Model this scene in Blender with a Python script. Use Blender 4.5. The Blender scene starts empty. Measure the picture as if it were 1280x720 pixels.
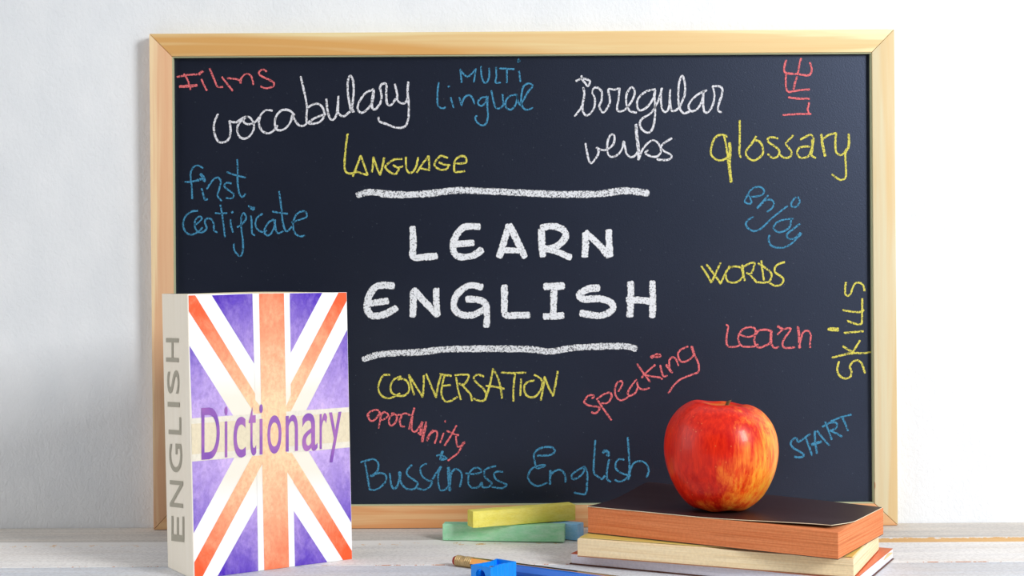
import bpy, bmesh, math, random
from mathutils import Vector, Matrix, noise
random.seed(7)
C = bpy.context.scene.collection
S = bpy.context.scene

# ------------------------------------------------------------------ camera
F = 1777.0                       # focal length in photo pixels (50 mm on a 36 mm sensor)
CAM = Vector((0, 0, 0.2035))
ROLL, PITCH = 0.006, 0.00845
right = Vector((math.cos(ROLL), 0, -math.sin(ROLL)))
fwd = Vector((0, math.cos(PITCH), -math.sin(PITCH)))
fwd = (fwd - right * fwd.dot(right)).normalized()
up = right.cross(fwd).normalized()
cd = bpy.data.cameras.new('camera'); cam = bpy.data.objects.new('camera', cd); C.objects.link(cam)
cd.sensor_width = 36; cd.lens = 36 * F / 1280; cd.clip_start = 0.02; cd.clip_end = 50
m3 = Matrix((right, up, -fwd)).transposed()
cam.matrix_world = Matrix.Translation(CAM) @ m3.to_4x4()
S.camera = cam

# ------------------------------------------------------------------ light
S.view_settings.view_transform = 'Standard'; S.view_settings.look = 'None'
S.view_settings.exposure = 0.08; S.view_settings.gamma = 1.0
w = bpy.data.worlds.new('room_light'); S.world = w; w.use_nodes = True
bg = w.node_tree.nodes['Background']; bg.inputs[0].default_value = (0.93, 0.96, 1.0, 1); bg.inputs[1].default_value = 0.47

def area(name, loc, target, sx, sy, power, col):
    l = bpy.data.lights.new(name, 'AREA'); l.shape = 'RECTANGLE'; l.size = sx; l.size_y = sy
    l.energy = power; l.color = col
    o = bpy.data.objects.new(name, l); C.objects.link(o); o.location = loc
    o.rotation_euler = (Vector(target) - Vector(loc)).to_track_quat('-Z', 'Y').to_euler()
    return o
area('window_daylight', (1.17, -0.10, 0.82), (0.1, 1.1, 0.22), 0.42, 0.62, 25.5, (0.97, 0.985, 1.0))
area('added_fill_left', (-2.0, 0.5, 0.75), (-0.1, 1.0, 0.05), 1.5, 1.5, 13, (1.0, 0.98, 0.95))  # added fill that brightens the dictionary spine and book fronts, no known source

# ------------------------------------------------------------------ projection helpers (photo pixel -> place)
def ray(px, py):
    return (right * ((px - 640) / F) + up * (-(py - 360) / F) + fwd)
def PZ(px, py, z):               # on the horizontal plane at height z
    d = ray(px, py); t = (z - CAM.z) / d.z
    return CAM + d * t
def PY(px, py, y):               # on the upright plane at distance y
    d = ray(px, py); t = (y - CAM.y) / d.y
    return CAM + d * t

# ------------------------------------------------------------------ material helper
class Mat:
    def __init__(s, name, rough=0.6, spec=0.5, col=(0.8, 0.8, 0.8), metal=0, coat=0, coat_rough=0.1):
        s.m = bpy.data.materials.new(name); s.m.use_nodes = True
        s.t = s.m.node_tree; s.n = s.t.nodes; s.b = s.n['Principled BSDF']
        s.b.inputs['Roughness'].default_value = rough
        s.b.inputs['Specular IOR Level'].default_value = spec
        s.b.inputs['Base Color'].default_value = (*col, 1)
        s.b.inputs['Metallic'].default_value = metal
        s.b.inputs['Coat Weight'].default_value = coat
        s.b.inputs['Coat Roughness'].default_value = coat_rough
        s.tc = None
    def link(s, a, b): s.t.links.new(a, b)
    def coord(s, scale=(1, 1, 1), kind='Object', rot=(0, 0, 0), loc=(0, 0, 0)):
        if not s.tc: s.tc = s.n.new('ShaderNodeTexCoord')
        mp = s.n.new('ShaderNodeMapping'); mp.inputs['Scale'].default_value = scale
        mp.inputs['Rotation'].default_value = rot; mp.inputs['Location'].default_value = loc
        s.link(s.tc.outputs[kind], mp.inputs[0]); return mp.outputs[0]
    def noise(s, vec, scale=1, detail=4, rough=0.5, dist=0):
        n = s.n.new('ShaderNodeTexNoise'); n.inputs['Scale'].default_value = scale
        n.inputs['Detail'].default_value = detail; n.inputs['Roughness'].default_value = rough
        n.inputs['Distortion'].default_value = dist
        s.link(vec, n.inputs['Vector']); return n.outputs[0]
    def ramp(s, fac, stops):
        r = s.n.new('ShaderNodeValToRGB'); e = r.color_ramp.elements
        while len(e) < len(stops): e.new(0.5)
        for k, (p, c) in enumerate(stops):
            e[k].position = p
            e[k].color = (c, c, c, 1) if isinstance(c, (int, float)) else (*c, 1)
        s.link(fac, r.inputs[0]); return r.outputs[0]
    def mix(s, fac, a, b, mode='MIX'):
        x = s.n.new('ShaderNodeMix'); x.data_type = 'RGBA'; x.blend_type = mode
        for i, v in ((0, fac), (6, a), (7, b)):
            if isinstance(v, (int, float)): x.inputs[i].default_value = v if i == 0 else (v, v, v, 1)
            elif isinstance(v, tuple): x.inputs[i].default_value = (*v, 1)
            else: s.link(v, x.inputs[i])
        return x.outputs[2]
    def math(s, op, a, b=0.0, clamp=False):
        x = s.n.new('ShaderNodeMath'); x.operation = op; x.use_clamp = clamp
        for i, v in ((0, a), (1, b)):
            if isinstance(v, (int, float)): x.inputs[i].default_value = v
            else: s.link(v, x.inputs[i])
        return x.outputs[0]
    def sep(s, vec):
        x = s.n.new('ShaderNodeSeparateXYZ'); s.link(vec, x.inputs[0]); return x.outputs
    def color(s, c): s.link(c, s.b.inputs['Base Color']); return s
    def bump(s, h, strength=0.3, dist=0.001):
        b = s.n.new('ShaderNodeBump'); b.inputs['Strength'].default_value = strength
        b.inputs['Distance'].default_value = dist
        s.link(h, b.inputs['Height']); s.link(b.outputs[0], s.b.inputs['Normal']); return s

def srgb(r, g, b):
    f = lambda c: c / 12.92 if c <= 0.04045 else ((c + 0.055) / 1.055) ** 2.4
    return (f(r / 255), f(g / 255), f(b / 255))

# ------------------------------------------------------------------ object helpers
def link(name, me, mats, parent=None, smooth=False):
    o = bpy.data.objects.new(name, me); C.objects.link(o)
    for m in (mats if isinstance(mats, (list, tuple)) else [mats]):
        me.materials.append(m.m if isinstance(m, Mat) else m)
    if parent:
        o.parent = parent
        o.matrix_parent_inverse = parent.matrix_world.inverted() if False else Matrix.Identity(4)
    if smooth:
        for p in me.polygons: p.use_smooth = True
    return o
def from_data(name, vs, fs, mats, parent=None, smooth=False, idx=None):
    me = bpy.data.meshes.new(name); me.from_pydata([tuple(v) for v in vs], [], fs); me.update()
    o = link(name, me, mats, parent, smooth)
    if idx:
        for p, i in zip(me.polygons, idx): p.material_index = i
    return o
def recalc(me):
    bm = bmesh.new(); bm.from_mesh(me); bmesh.ops.recalc_face_normals(bm, faces=bm.faces); bm.to_mesh(me); bm.free()
def bevel(o, wd, seg=2, ang=35):
    bm = bmesh.new(); bm.from_mesh(o.data)
    es = [e for e in bm.edges if len(e.link_faces) == 2 and e.calc_face_angle(0) > math.radians(ang)]
    bmesh.ops.bevel(bm, geom=es, offset=wd, segments=seg, profile=0.6, affect='EDGES')
    bm.to_mesh(o.data); bm.free()
    for p in o.data.polygons: p.use_smooth = True
    o.data.set_sharp_from_angle(angle=math.radians(40))
def empty(name, loc=(0, 0, 0), rot=(0, 0, 0)):
    o = bpy.data.objects.new(name, None); C.objects.link(o); o.location = loc; o.rotation_euler = rot
    o.empty_display_size = 0.02
    return o
def tag(o, label=None, cat=None, group=None, kind=None):
    if label: o['label'] = label
    if cat: o['category'] = cat
    if group: o['group'] = group
    if kind: o['kind'] = kind
    return o
def prism(name, base, top, mats, parent=None):
    """closed solid between two loops of points"""
    n = len(base); vs = list(base) + list(top)
    fs = [tuple(range(n - 1, -1, -1)), tuple(range(n, 2 * n))] + [(i, (i + 1) % n, n + (i + 1) % n, n + i) for i in range(n)]
    o = from_data(name, vs, fs, mats, parent); recalc(o.data); return o
def box(name, x0, x1, y0, y1, z0, z1, mats, parent=None):
    b = [Vector((x0, y0, z0)), Vector((x1, y0, z0)), Vector((x1, y1, z0)), Vector((x0, y1, z0))]
    return prism(name, b, [p + Vector((0, 0, z1 - z0)) for p in b], mats, parent)

def catmull(pts, n=6, closed=False):
    P = [Vector(p) for p in pts]; out = []
    m = len(P)
    for i in range(m - (0 if closed else 1)):
        g = lambda k: P[k % m] if closed else P[max(0, min(m - 1, k))]
        p0, p1, p2, p3 = g(i - 1), g(i), g(i + 1), g(i + 2)
        for j in range(n):
            t = j / n
            out.append(0.5 * ((2 * p1) + (p2 - p0) * t + (2 * p0 - 5 * p1 + 4 * p2 - p3) * t * t + (3 * p1 - p0 - 3 * p2 + p3) * t ** 3))
    if not closed: out.append(P[-1])
    return out

# ------------------------------------------------------------------ the setting
Y_WALL = 1.159; Y_FRONT = 1.146; Y_SLATE = 1.1518

plaster = Mat('white_plaster', 0.85, 0.25)
pc = plaster.coord((1, 1, 1))
n1 = plaster.noise(plaster.coord((330, 330, 230)), 1, 3, 0.6, 0.5)
n2 = plaster.noise(plaster.coord((30, 30, 18)), 1, 2, 0.5)
plaster.color(plaster.ramp(n2, [(0.3, srgb(234, 237, 240)), (0.7, srgb(242, 244, 246))]))
plaster.bump(plaster.mix(0.12, n1, n2), 0.42, 0.0016)
o = box('wall_back', -1.6, 1.6, Y_WALL, Y_WALL + 0.1, -0.74, 1.7, plaster); tag(o, 'white textured plaster wall behind the blackboard', kind='structure')
floor_m = Mat('grey_floor', 0.6, 0.3)
floor_m.color(floor_m.ramp(floor_m.noise(floor_m.coord((6, 6, 6)), 1, 5), [(0.3, srgb(150, 145, 138)), (0.7, srgb(172, 167, 160))]))
o = box('floor', -1.6, 1.6, -1.5, Y_WALL + 0.1, -0.79, -0.74, floor_m); tag(o, 'plain floor under the table', kind='structure')

rear_m = Mat('added_dark_wall', 0.8, 0.2, srgb(44, 43, 48))  # unseen wall, added dark to keep the blackboard's reflections low
o = box('added_rear_wall', -3.0, 3.0, -2.3, -2.2, -0.74, 2.2, rear_m); tag(o, 'unseen dark wall added behind the viewer to darken board reflections', kind='structure')
# ---- table of whitewashed planks
def plank_mat(name, tone, grey, seed):
    m = Mat(name, 0.75, 0.25)
    a = m.noise(m.coord((5, 90, 40), loc=(seed, 0, 0)), 1, 6, 0.65, 0.4)
    b = m.noise(m.coord((3.5, 26, 10), loc=(seed * 2, 3, 0)), 1, 4, 0.55, 0.6)
    c = m.noise(m.coord((22, 260, 100), loc=(seed, 7, 0)), 1, 4, 0.7, 0.2)
    g = m.noise(m.coord((420, 420, 420)), 1, 2, 0.6)
    col = m.mix(m.ramp(a, [(0.35, 0), (0.65, 1)]), tone, grey)
    col = m.mix(m.ramp(b, [(0.50, 0), (0.72, 0.55)]), col, srgb(214, 203, 192))
    col = m.mix(m.ramp(c, [(0.66, 0), (0.76, 0.75)]), col, srgb(150, 128, 110))
    sp = m.noise(m.coord((30, 130, 60), loc=(seed + 3, 1, 0)), 1, 5, 0.75)
    col = m.mix(m.ramp(sp, [(0.70, 0), (0.76, 0.7)]), col, srgb(176, 118, 88))
    col = m.mix(m.ramp(g, [(0.38, 0.22), (0.56, 0)]), col, srgb(150, 142, 136))
    m.color(col); m.bump(m.mix(0.5, a, g), 0.35, 0.0012)
    return m
tones = [(srgb(226, 218, 208), srgb(196, 192, 188)), (srgb(250, 246, 242), srgb(236, 232, 230)), (srgb(226, 228, 233), srgb(208, 212, 220)),
         (srgb(222, 219, 214), srgb(205, 203, 201)), (srgb(214, 211, 207), srgb(195, 194, 194))]
# worn edge: bare wood breaking through the paint, strongest at the right of the back plank
def worn_mat(name, lo, hi, bare, edge=None):
    m = Mat(name, 0.8, 0.2)
    x = m.sep(m.coord())[0]
    n = m.noise(m.coord((130, 130, 130)), 1, 5, 0.75)
    s = m.math('ADD', n, m.math('MULTIPLY', m.ramp(m.math('ADD', m.math('MULTIPLY', x, 1.0), 0.5), [(lo, 0), (hi, 1)]), 0.42 if edge is not None else 0.10))
    if edge is not None:
        yy = m.sep(m.coord())[1]
        s = m.math('SUBTRACT', s, m.math('MULTIPLY', m.math('MAXIMUM', m.math('SUBTRACT', yy, edge), 0.0), 42.0))
    f = m.ramp(s, [(0.58, 0), (0.63, 1)])
    w_ = m.mix(m.noise(m.coord((40, 800, 800)), 1, 3), bare, srgb(200, 140, 82))
    m.color(m.mix(f, srgb(236, 232, 228), w_)); m.bump(n, 0.6, 0.001); return m
worn_back = worn_mat('worn_plank_edge', 0.60, 0.80, srgb(246, 208, 146), 1.0765 - 0.7 + 0.0095)
worn_thin = worn_mat('worn_plank_edge_faint', 0.0, 1.0, srgb(196, 120, 80))
table = empty('table', (0, 0.7, -0.74)); tag(table, 'whitewashed wooden plank table standing against the white wall', 'table')
joints = [Y_WALL, 1.0765, 1.001, 0.916, 0.831, 0.745, 0.66, 0.575, 0.49, 0.405, 0.32]
T0 = Vector((0, -0.7, 0.74))
for k in range(len(joints) - 1):
    y1, y0 = joints[k] - 0.0004, joints[k + 1] + 0.0004
    zt = 0.0; ch = 0.0042 if k == 0 else 0.0014
    cw = 0.0185 if k == 0 else ch * 0.7
    if k == 0: ch = 0.0009
    prof = [(y0 + cw, zt), (y1 - 0.0008, zt), (y1, zt - 0.0012), (y1, -0.022), (y0, -0.022), (y0, zt - ch)]
    xs = [-1.2 + 2.4 * i / 160 for i in range(161)] if k < 3 else [-1.2, 1.2]
    vs, fs, ids = [], [], []
    npf = len(prof)
    for i, x in enumerate(xs):
        for j, (y, z) in enumerate(prof):
            if k < 3 and j in (0, 5):
                jit = noise.noise(Vector((x * 60, k * 9.1, j))) * 0.0006 + noise.noise(Vector((x * 12, k * 5, 2))) * 0.0006
                if j == 0: y += jit * (3 if k == 0 else 1)
                else: z += jit * 0.4
            vs.append(Vector((x, y, z)) + T0)
    for i in range(len(xs) - 1):
        for j in range(npf):
            a, b = i * npf + j, i * npf + (j + 1) % npf
            fs.append((a, a + npf, b + npf, b)); ids.append(1 if j == 5 else 0)
    fs.append(tuple(range(npf))); ids.append(0)
    fs.append(tuple((len(xs) - 1) * npf + j for j in range(npf - 1, -1, -1))); ids.append(0)
    pm = plank_mat('whitewashed_plank_%s' % 'abcdefghij'[k], *tones[k % 5], 3.7 * k + 1)
    pl = from_data('plank', vs, fs, [pm, worn_back if k == 0 else worn_thin], table, idx=ids); recalc(pl.data)
under = Mat('table_wood', 0.7, 0.3, srgb(196, 186, 172))
for (x, y) in ((-1.1, 1.08), (1.1, 1.08), (-1.1, 0.4), (1.1, 0.4)):
    l = box('leg', x - 0.035, x + 0.035, y - 0.7 - 0.035, y - 0.7 + 0.035, 0.0, 0.74 - 0.022, under, table)
ap = box('apron', -1.14, 1.14, -0.37, -0.34, 0.62, 0.74 - 0.0225, under, table)

# ------------------------------------------------------------------ blackboard
def pine(name, base, dark, axis, red=0.35, seed=0.0):
    m = Mat(name, 0.5, 0.4)
    st = (2.2, 60, 60) if axis == 'x' else (60, 60, 2.2)
    fi = (9, 420, 420) if axis == 'x' else (420, 420, 9)
    big = (1.6, 14, 14) if axis == 'x' else (14, 14, 1.6)
    a = m.noise(m.coord(st, loc=(seed, seed, seed)), 1, 3, 0.55, 0.7)
    b = m.noise(m.coord(fi, loc=(seed, 0, seed)), 1, 3, 0.6)
    c = m.noise(m.coord(big, loc=(seed * 1.7, 2, seed)), 1, 3, 0.55, 0.9)
    col = m.mix(m.ramp(a, [(0.46, 0), (0.56, 1)]), base, tuple(0.5 * p + 0.5 * q for p, q in zip(base, dark)))
    col = m.mix(m.ramp(c, [(0.56, 0), (0.68, red), (0.72, red * 1.6), (0.76, 0)]), col, dark)
    col = m.mix(m.ramp(b, [(0.35, 0.22), (0.6, 0)]), col, dark)
    fl = m.noise(m.coord((150, 150, 55) if axis != 'x' else (55, 150, 150)), 1, 2)
    col = m.mix(m.ramp(fl, [(0.74, 0), (0.78, 0.7)]), col, srgb(190, 110, 60))
    m.color(col); m.bump(b, 0.12, 0.0004); return m
pine_top = pine('pine_top_rail', srgb(244, 228, 176), srgb(224, 170, 100), 'x', 0.8, 1.3)
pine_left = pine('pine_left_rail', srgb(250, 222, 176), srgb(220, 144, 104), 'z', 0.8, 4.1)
pine_right = pine('pine_right_rail', srgb(224, 212, 176), srgb(222, 178, 106), 'z', 0.3, 8.4)
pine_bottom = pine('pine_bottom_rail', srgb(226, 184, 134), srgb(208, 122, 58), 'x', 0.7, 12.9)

slate = Mat('blackboard_paint', 0.42, 1.0)
slate.b.inputs['Specular Tint'].default_value = (0.56, 0.68, 1.0, 1)
sn = slate.noise(slate.coord((900, 900, 900)), 1, 2, 0.6)
sc = slate.coord((420, 420, 420))
vor = slate.n.new('ShaderNodeTexVoronoi'); vor.inputs['Scale'].default_value = 1; slate.link(slate.coord((260, 260, 260)), vor.inputs['Vector'])
dust = slate.ramp(vor.outputs['Distance'], [(0.0, 1), (0.10, 0)])
sel = slate.ramp(slate.noise(slate.coord((140, 140, 140)), 1, 2), [(0.48, 0), (0.62, 1)])
base = slate.mix(slate.ramp(sn, [(0.3, 0), (0.7, 1)]), srgb(5, 6, 16), srgb(12, 14, 28))
cloud = slate.noise(slate.coord((7, 7, 12)), 1, 5, 0.6)
base = slate.mix(slate.ramp(cloud, [(0.5, 0), (0.8, 0.03)]), base, srgb(90, 92, 105))
slate.color(slate.mix(slate.math('MULTIPLY', dust, slate.math('MULTIPLY', sel, 0.6)), base, srgb(150, 160, 170)))
slate.bump(sn, 0.25, 0.0003)

ctr = PY(655, 655, Y_FRONT); board = empty('blackboard', (ctr.x, Y_FRONT + 0.006, 0))
tag(board, 'wood-framed blackboard covered in coloured chalk words, leaning on the white wall', 'blackboard')
BO = Vector(board.location)
outer = [(186.3, 42), (1118, 36.3), (1122.6, 658.8), (191.7, 660.6)]
inner = [(214.5, 70.3), (1090, 65.2), (1093.6, 629.6), (218.6, 634)]
Oq = [PY(x, y, Y_FRONT) for x, y in outer]; Iq = [PY(x, y, Y_FRONT) for x, y in inner]
for p in Oq[2:]: p.z = 0.0003
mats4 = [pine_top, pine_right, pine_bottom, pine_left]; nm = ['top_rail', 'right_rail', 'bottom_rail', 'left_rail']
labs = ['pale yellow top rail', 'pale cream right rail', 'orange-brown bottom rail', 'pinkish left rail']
Yb = Vector((0, Y_WALL - 0.0012 - Y_FRONT, 0))
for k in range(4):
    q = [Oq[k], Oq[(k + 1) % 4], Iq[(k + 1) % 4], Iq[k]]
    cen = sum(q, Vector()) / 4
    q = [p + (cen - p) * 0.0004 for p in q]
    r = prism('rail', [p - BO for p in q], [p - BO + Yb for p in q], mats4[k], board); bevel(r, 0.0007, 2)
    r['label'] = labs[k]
# thin pale lip around the slate
lipm = Mat('pale_edge_lip', 0.5, 0.4, srgb(190, 196, 160))
Ls = [PY(x, y, Y_SLATE - 0.0022) for x, y in [(215.2, 71.0), (1089.6, 65.8), (1093.2, 629.2), (219.2, 633.4)]]
cen = sum(Ls, Vector()) / 4
vs, fs = [], []
for p in Iq: vs.append(Vector((p.x, Y_FRONT + 0.0014, p.z)) - BO)
for p in Iq:
    d = Vector((1 if p.x < cen.x else -1, 0, 1 if p.z < cen.z else -1)) * 0.0008
    vs.append(Vector((p.x, Y_FRONT + 0.0014, p.z)) + d - BO)
for k in range(4): vs.append(vs[k] + Vector((0, Y_SLATE - Y_FRONT - 0.0014, 0)))
for k in range(4): vs.append(vs[4 + k] + Vector((0, Y_SLATE - Y_FRONT - 0.0014, 0)))
for k in range(4):
    j = (k + 1) % 4; fs += [(k, j, 4 + j, 4 + k), (4 + k, 4 + j, 12 + j, 12 + k), (8 + k, 8 + j, 12 + j, 12 + k)]
lo = from_data('lip', vs, fs, lipm, board); recalc(lo.data); lo['label'] = 'thin pale edge lip around the slate'
x0 = min(p.x for p in Iq) - 0.004; x1 = max(p.x for p in Iq) + 0.004; z0 = min(p.z for p in Iq) - 0.004; z1 = max(p.z for p in Iq) + 0.004
sl = box('writing_surface', x0 - BO.x, x1 - BO.x, Y_SLATE - BO.y, Y_SLATE + 0.004 - BO.y, z0, z1, slate, board)
sl['label'] = 'dark blue-black chalk surface'

# ---- chalk marks
def chalk_mat(name, col, soft, grain, thr=0.44):
    m = Mat(name, 0.95, 0.1, col)
    at = m.n.new('ShaderNodeAttribute'); at.attribute_name = 'side'
    v = at.outputs['Fac']                                  # 0 at the middle of the stroke, 1 at its rim
    n = m.noise(m.coord((grain, grain, grain)), 1, 3, 0.75)
    cover = m.math('SUBTRACT', m.ramp(n, [(0.30, 0), (0.62, 1)]), m.math('SUBTRACT', m.math('MULTIPLY', m.math('POWER', v, 3.0), soft), thr))
    m.link(m.ramp(cover, [(0.25, 0), (0.62, 1)]), m.b.inputs['Alpha'])
    return m
WHITE = chalk_mat('white_chalk_line', srgb(226, 226, 232), 0.8, 1000, 0.04)
BOLD = chalk_mat('white_chalk_thick', srgb(234, 236, 240), 2.1, 850, 0.17)
LINE = chalk_mat('white_chalk_rough', srgb(228, 230, 234), 1.1, 800, 0.02)
PINK = chalk_mat('pink_chalk_line', srgb(232, 118, 122), 0.8, 1000, 0.02)
BLUE = chalk_mat('blue_chalk_line', srgb(74, 142, 180), 0.8, 1000, 0.02)
YELL = chalk_mat('yellow_chalk_line', srgb(222, 212, 98), 0.8, 1000, 0.02)
layer = [0]
def ribbon(pts, wpx, smooth_n, vs, fs, side, ox, oy, s):
    pp = [(x / s + ox, y / s + oy) for x, y in pts]
    if len(pp) > 2: pp = [tuple(p[:2]) for p in catmull([(x, y, 0) for x, y in pp], smooth_n)]
    layer[0] = (layer[0] + 1) % 12
    Q = [PY(x, y, Y_SLATE - 0.00015 - 0.00002 * layer[0]) - BO for x, y in pp]
    hw = wpx * 0.5 * Y_SLATE / F
    fine = []                                              # even spacing
    for a, b in zip(Q[:-1], Q[1:]):
        n = max(1, int((b - a).length / (hw * 1.5)))
        fine += [a.lerp(b, i / n) for i in range(n)]
    fine.append(Q[-1]); Q = fine
    d0 = (Q[1] - Q[0]).normalized(); d1 = (Q[-1] - Q[-2]).normalized()
    Q = [Q[0] - d0 * hw * 0.45] + Q + [Q[-1] + d1 * hw * 0.45]
    b0 = len(vs); n = len(Q)
    for i, p in enumerate(Q):
        t = (Q[min(i + 1, n - 1)] - Q[max(i - 1, 0)]).normalized()
        nr = Vector((t.z, 0, -t.x))
        w_ = hw * (0.93 + 0.16 * noise.noise(Vector((p.x * 150, p.z * 150, 1.3))))
        if i in (0, n - 1): w_ *= 0.55
        e = 1.0 if i in (0, n - 1) else 0.0
        for u in (-1, -0.45, 0.45, 1):
            vs.append(p + nr * w_ * u); side.append(max(e, abs(u) if abs(u) == 1 else 0.0))
    for i in range(n - 1):
        for j in range(3):
            a = b0 + i * 4 + j; fs.append((a, a + 1, a + 5, a + 4))
def word(label, mat, wpx, parts, name='chalk_word', n=5):
    vs, fs, side = [], [], []
    for (ox, oy, s, strokes) in parts:
        for st in strokes: 
            ww = wpx
            if isinstance(st[0], (int, float)): ww = st[0]; st = st[1:]
            ribbon(st, ww, n, vs, fs, side, ox, oy, s)
    o = from_data(name, vs, fs, mat, board)
    at = o.data.attributes.new('side', 'FLOAT', 'POINT'); at.data.foreach_set('value', side)
    o['label'] = label; return o

word('pink chalk word "Films"', PINK, 2.9, [(180, 30, 4.8, [
    [(198, 318), (260, 306), (318, 302)], [(240, 300), (262, 335), (272, 370), (280, 395)], [4.4, (213, 375), (265, 373), (318, 368)],
    [(345, 332), (360, 368), (378, 400)], [4.2, (330, 303), (345, 287), (355, 290)], [(394, 266), (412, 310), (436, 368), (450, 378), (474, 378)],
    [(468, 318), (498, 358), (532, 400)], [(500, 325), (548, 330), (572, 338), (580, 356)], [(580, 356), (582, 330), (600, 306), (622, 300), (642, 312), (652, 340), (656, 364)],
    [(736, 286), (712, 272), (690, 290), (700, 310), (750, 334), (778, 352), (776, 372), (748, 384), (720, 384), (700, 374)]])])
word('white chalk word "vocabulary"', WHITE, 3.4, [(180, 30, 4.8, [
    [(444, 540), (420, 600), (424, 660), (446, 704), (478, 710), (508, 690), (520, 640), (512, 582)],
    [(512, 582), (550, 590), (580, 572), (600, 560), (620, 556)],
    [(620, 556), (584, 580), (560, 620), (570, 672), (600, 688), (634, 672), (658, 632), (656, 590), (630, 558), (602, 566), (600, 590), (628, 602), (664, 590), (690, 560)],
    [(770, 520), (730, 518), (700, 548), (690, 600), (708, 640), (744, 656), (778, 640), (800, 610)],
    [(904, 545), (870, 518), (826, 518), (792, 556), (786, 610), (806, 638), (846, 628), (878, 590), (890, 545)],
    [(890, 548), (908, 580), (930, 608), (956, 610), (980, 594)],
    [(940, 315), (962, 410), (978, 500), (974, 560), (980, 592), (1010, 598), (1050, 590), (1078, 560), (1080, 520), (1056, 484), (1020, 480), (986, 500)],
    [(986, 590), (1030, 562), (1090, 540)]]),
    (400, 60, 4.2367, [
    [(33, 270), (40, 330), (52, 372), (72, 378), (90, 340), (97, 255)], [(97, 255), (96, 300), (98, 345), (125, 362), (155, 340), (175, 325)],
    [(182, 335), (165, 330), (152, 270), (146, 215), (150, 165), (163, 147), (176, 180), (178, 240), (172, 300), (168, 335)],
    [(285, 218), (240, 240), (208, 285), (200, 325), (222, 343), (255, 320), (280, 275), (285, 225)], [(285, 222), (275, 280), (278, 320), (295, 325)],
    [(295, 325), (320, 290), (326, 250), (318, 210), (330, 190), (352, 195), (350, 250), (356, 295), (376, 302), (400, 270)],
    [(396, 192), (408, 240), (410, 275), (430, 292), (452, 290), (466, 260)],
    [(467, 180), (464, 240), (470, 300), (468, 370), (450, 415), (405, 422), (350, 402), (318, 390), (309, 367)]])])
word('blue chalk word "Multi"', BLUE, 2.8, [(400, 60, 4.2367, [
    [(750, 182), (744, 120), (748, 116)], [(744, 118), (782, 152), (826, 110)], [(826, 110), (815, 180)], [(852, 97), (856, 150), (868, 182), (885, 180), (896, 150), (896, 107)],
    [(932, 102), (934, 150), (930, 182), (956, 183)], [(950, 108), (990, 110), (1028, 112)], [(990, 112), (990, 184)], [(1054, 122), (1058, 150), (1061, 178)], [3.4, (1050, 74), (1053, 60), (1056, 70)]])])
word('blue chalk word "lingual"', BLUE, 2.9, [(400, 60, 4.2367, [
    [(628, 182), (622, 240), (624, 300), (645, 320), (665, 313)], [(692, 262), (700, 290), (707, 316)], [(678, 205), (688, 204)],
    [(737, 262), (745, 285), (750, 306)], [(750, 300), (765, 262), (790, 250), (808, 266), (818, 296)],
    [(884, 258), (856, 264), (836, 285), (845, 304), (865, 302), (884, 270), (888, 258), (886, 310), (890, 350), (882, 395), (860, 410), (832, 394), (822, 372), (830, 358)],
    [(908, 226), (916, 270), (930, 315), (950, 320), (970, 304)], [(966, 244), (972, 300)],
    [(1040, 246), (1000, 258), (982, 290), (988, 318), (1012, 326), (1036, 300), (1044, 262), (1040, 246), (1050, 285), (1062, 304)],
    [(1062, 304), (1100, 235), (1126, 202), (1108, 188), (1080, 200), (1068, 240), (1066, 290), (1080, 322), (1106, 326), (1126, 316)]])])
word('yellow chalk word "Language"', YELL, 3.2, [(400, 60, 4.2367, [
    [(146, 455), (136, 530), (130, 610), (134, 650), (155, 665), (190, 658)], [(174, 680), (195, 625), (216, 570)], [(216, 572), (234, 620), (252, 672)], [(180, 650), (215, 662), (250, 672)],
    [(274, 658), (280, 620), (282, 578)], [(282, 578), (300, 630), (318, 672)], [(318, 672), (330, 630), (340, 580)],
    [(434, 588), (395, 590), (360, 612), (346, 632), (368, 656), (398, 668), (412, 652), (420, 636)], [(388, 620), (412, 634), (438, 626)],
    [(455, 578), (455, 620), (466, 656), (488, 658), (508, 630), (520, 580)], [(512, 660), (545, 610), (575, 572)], [(575, 572), (578, 615), (578, 650)], [(528, 636), (556, 642), (580, 646)],
    [(676, 582), (640, 572), (612, 600), (608, 625), (640, 645), (672, 640), (680, 620)], [(630, 606), (662, 618), (688, 620)],
    [(712, 610), (745, 612), (775, 604), (768, 576), (742, 574), (718, 592), (710, 625), (714, 654), (740, 656), (766, 652)]])])
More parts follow.
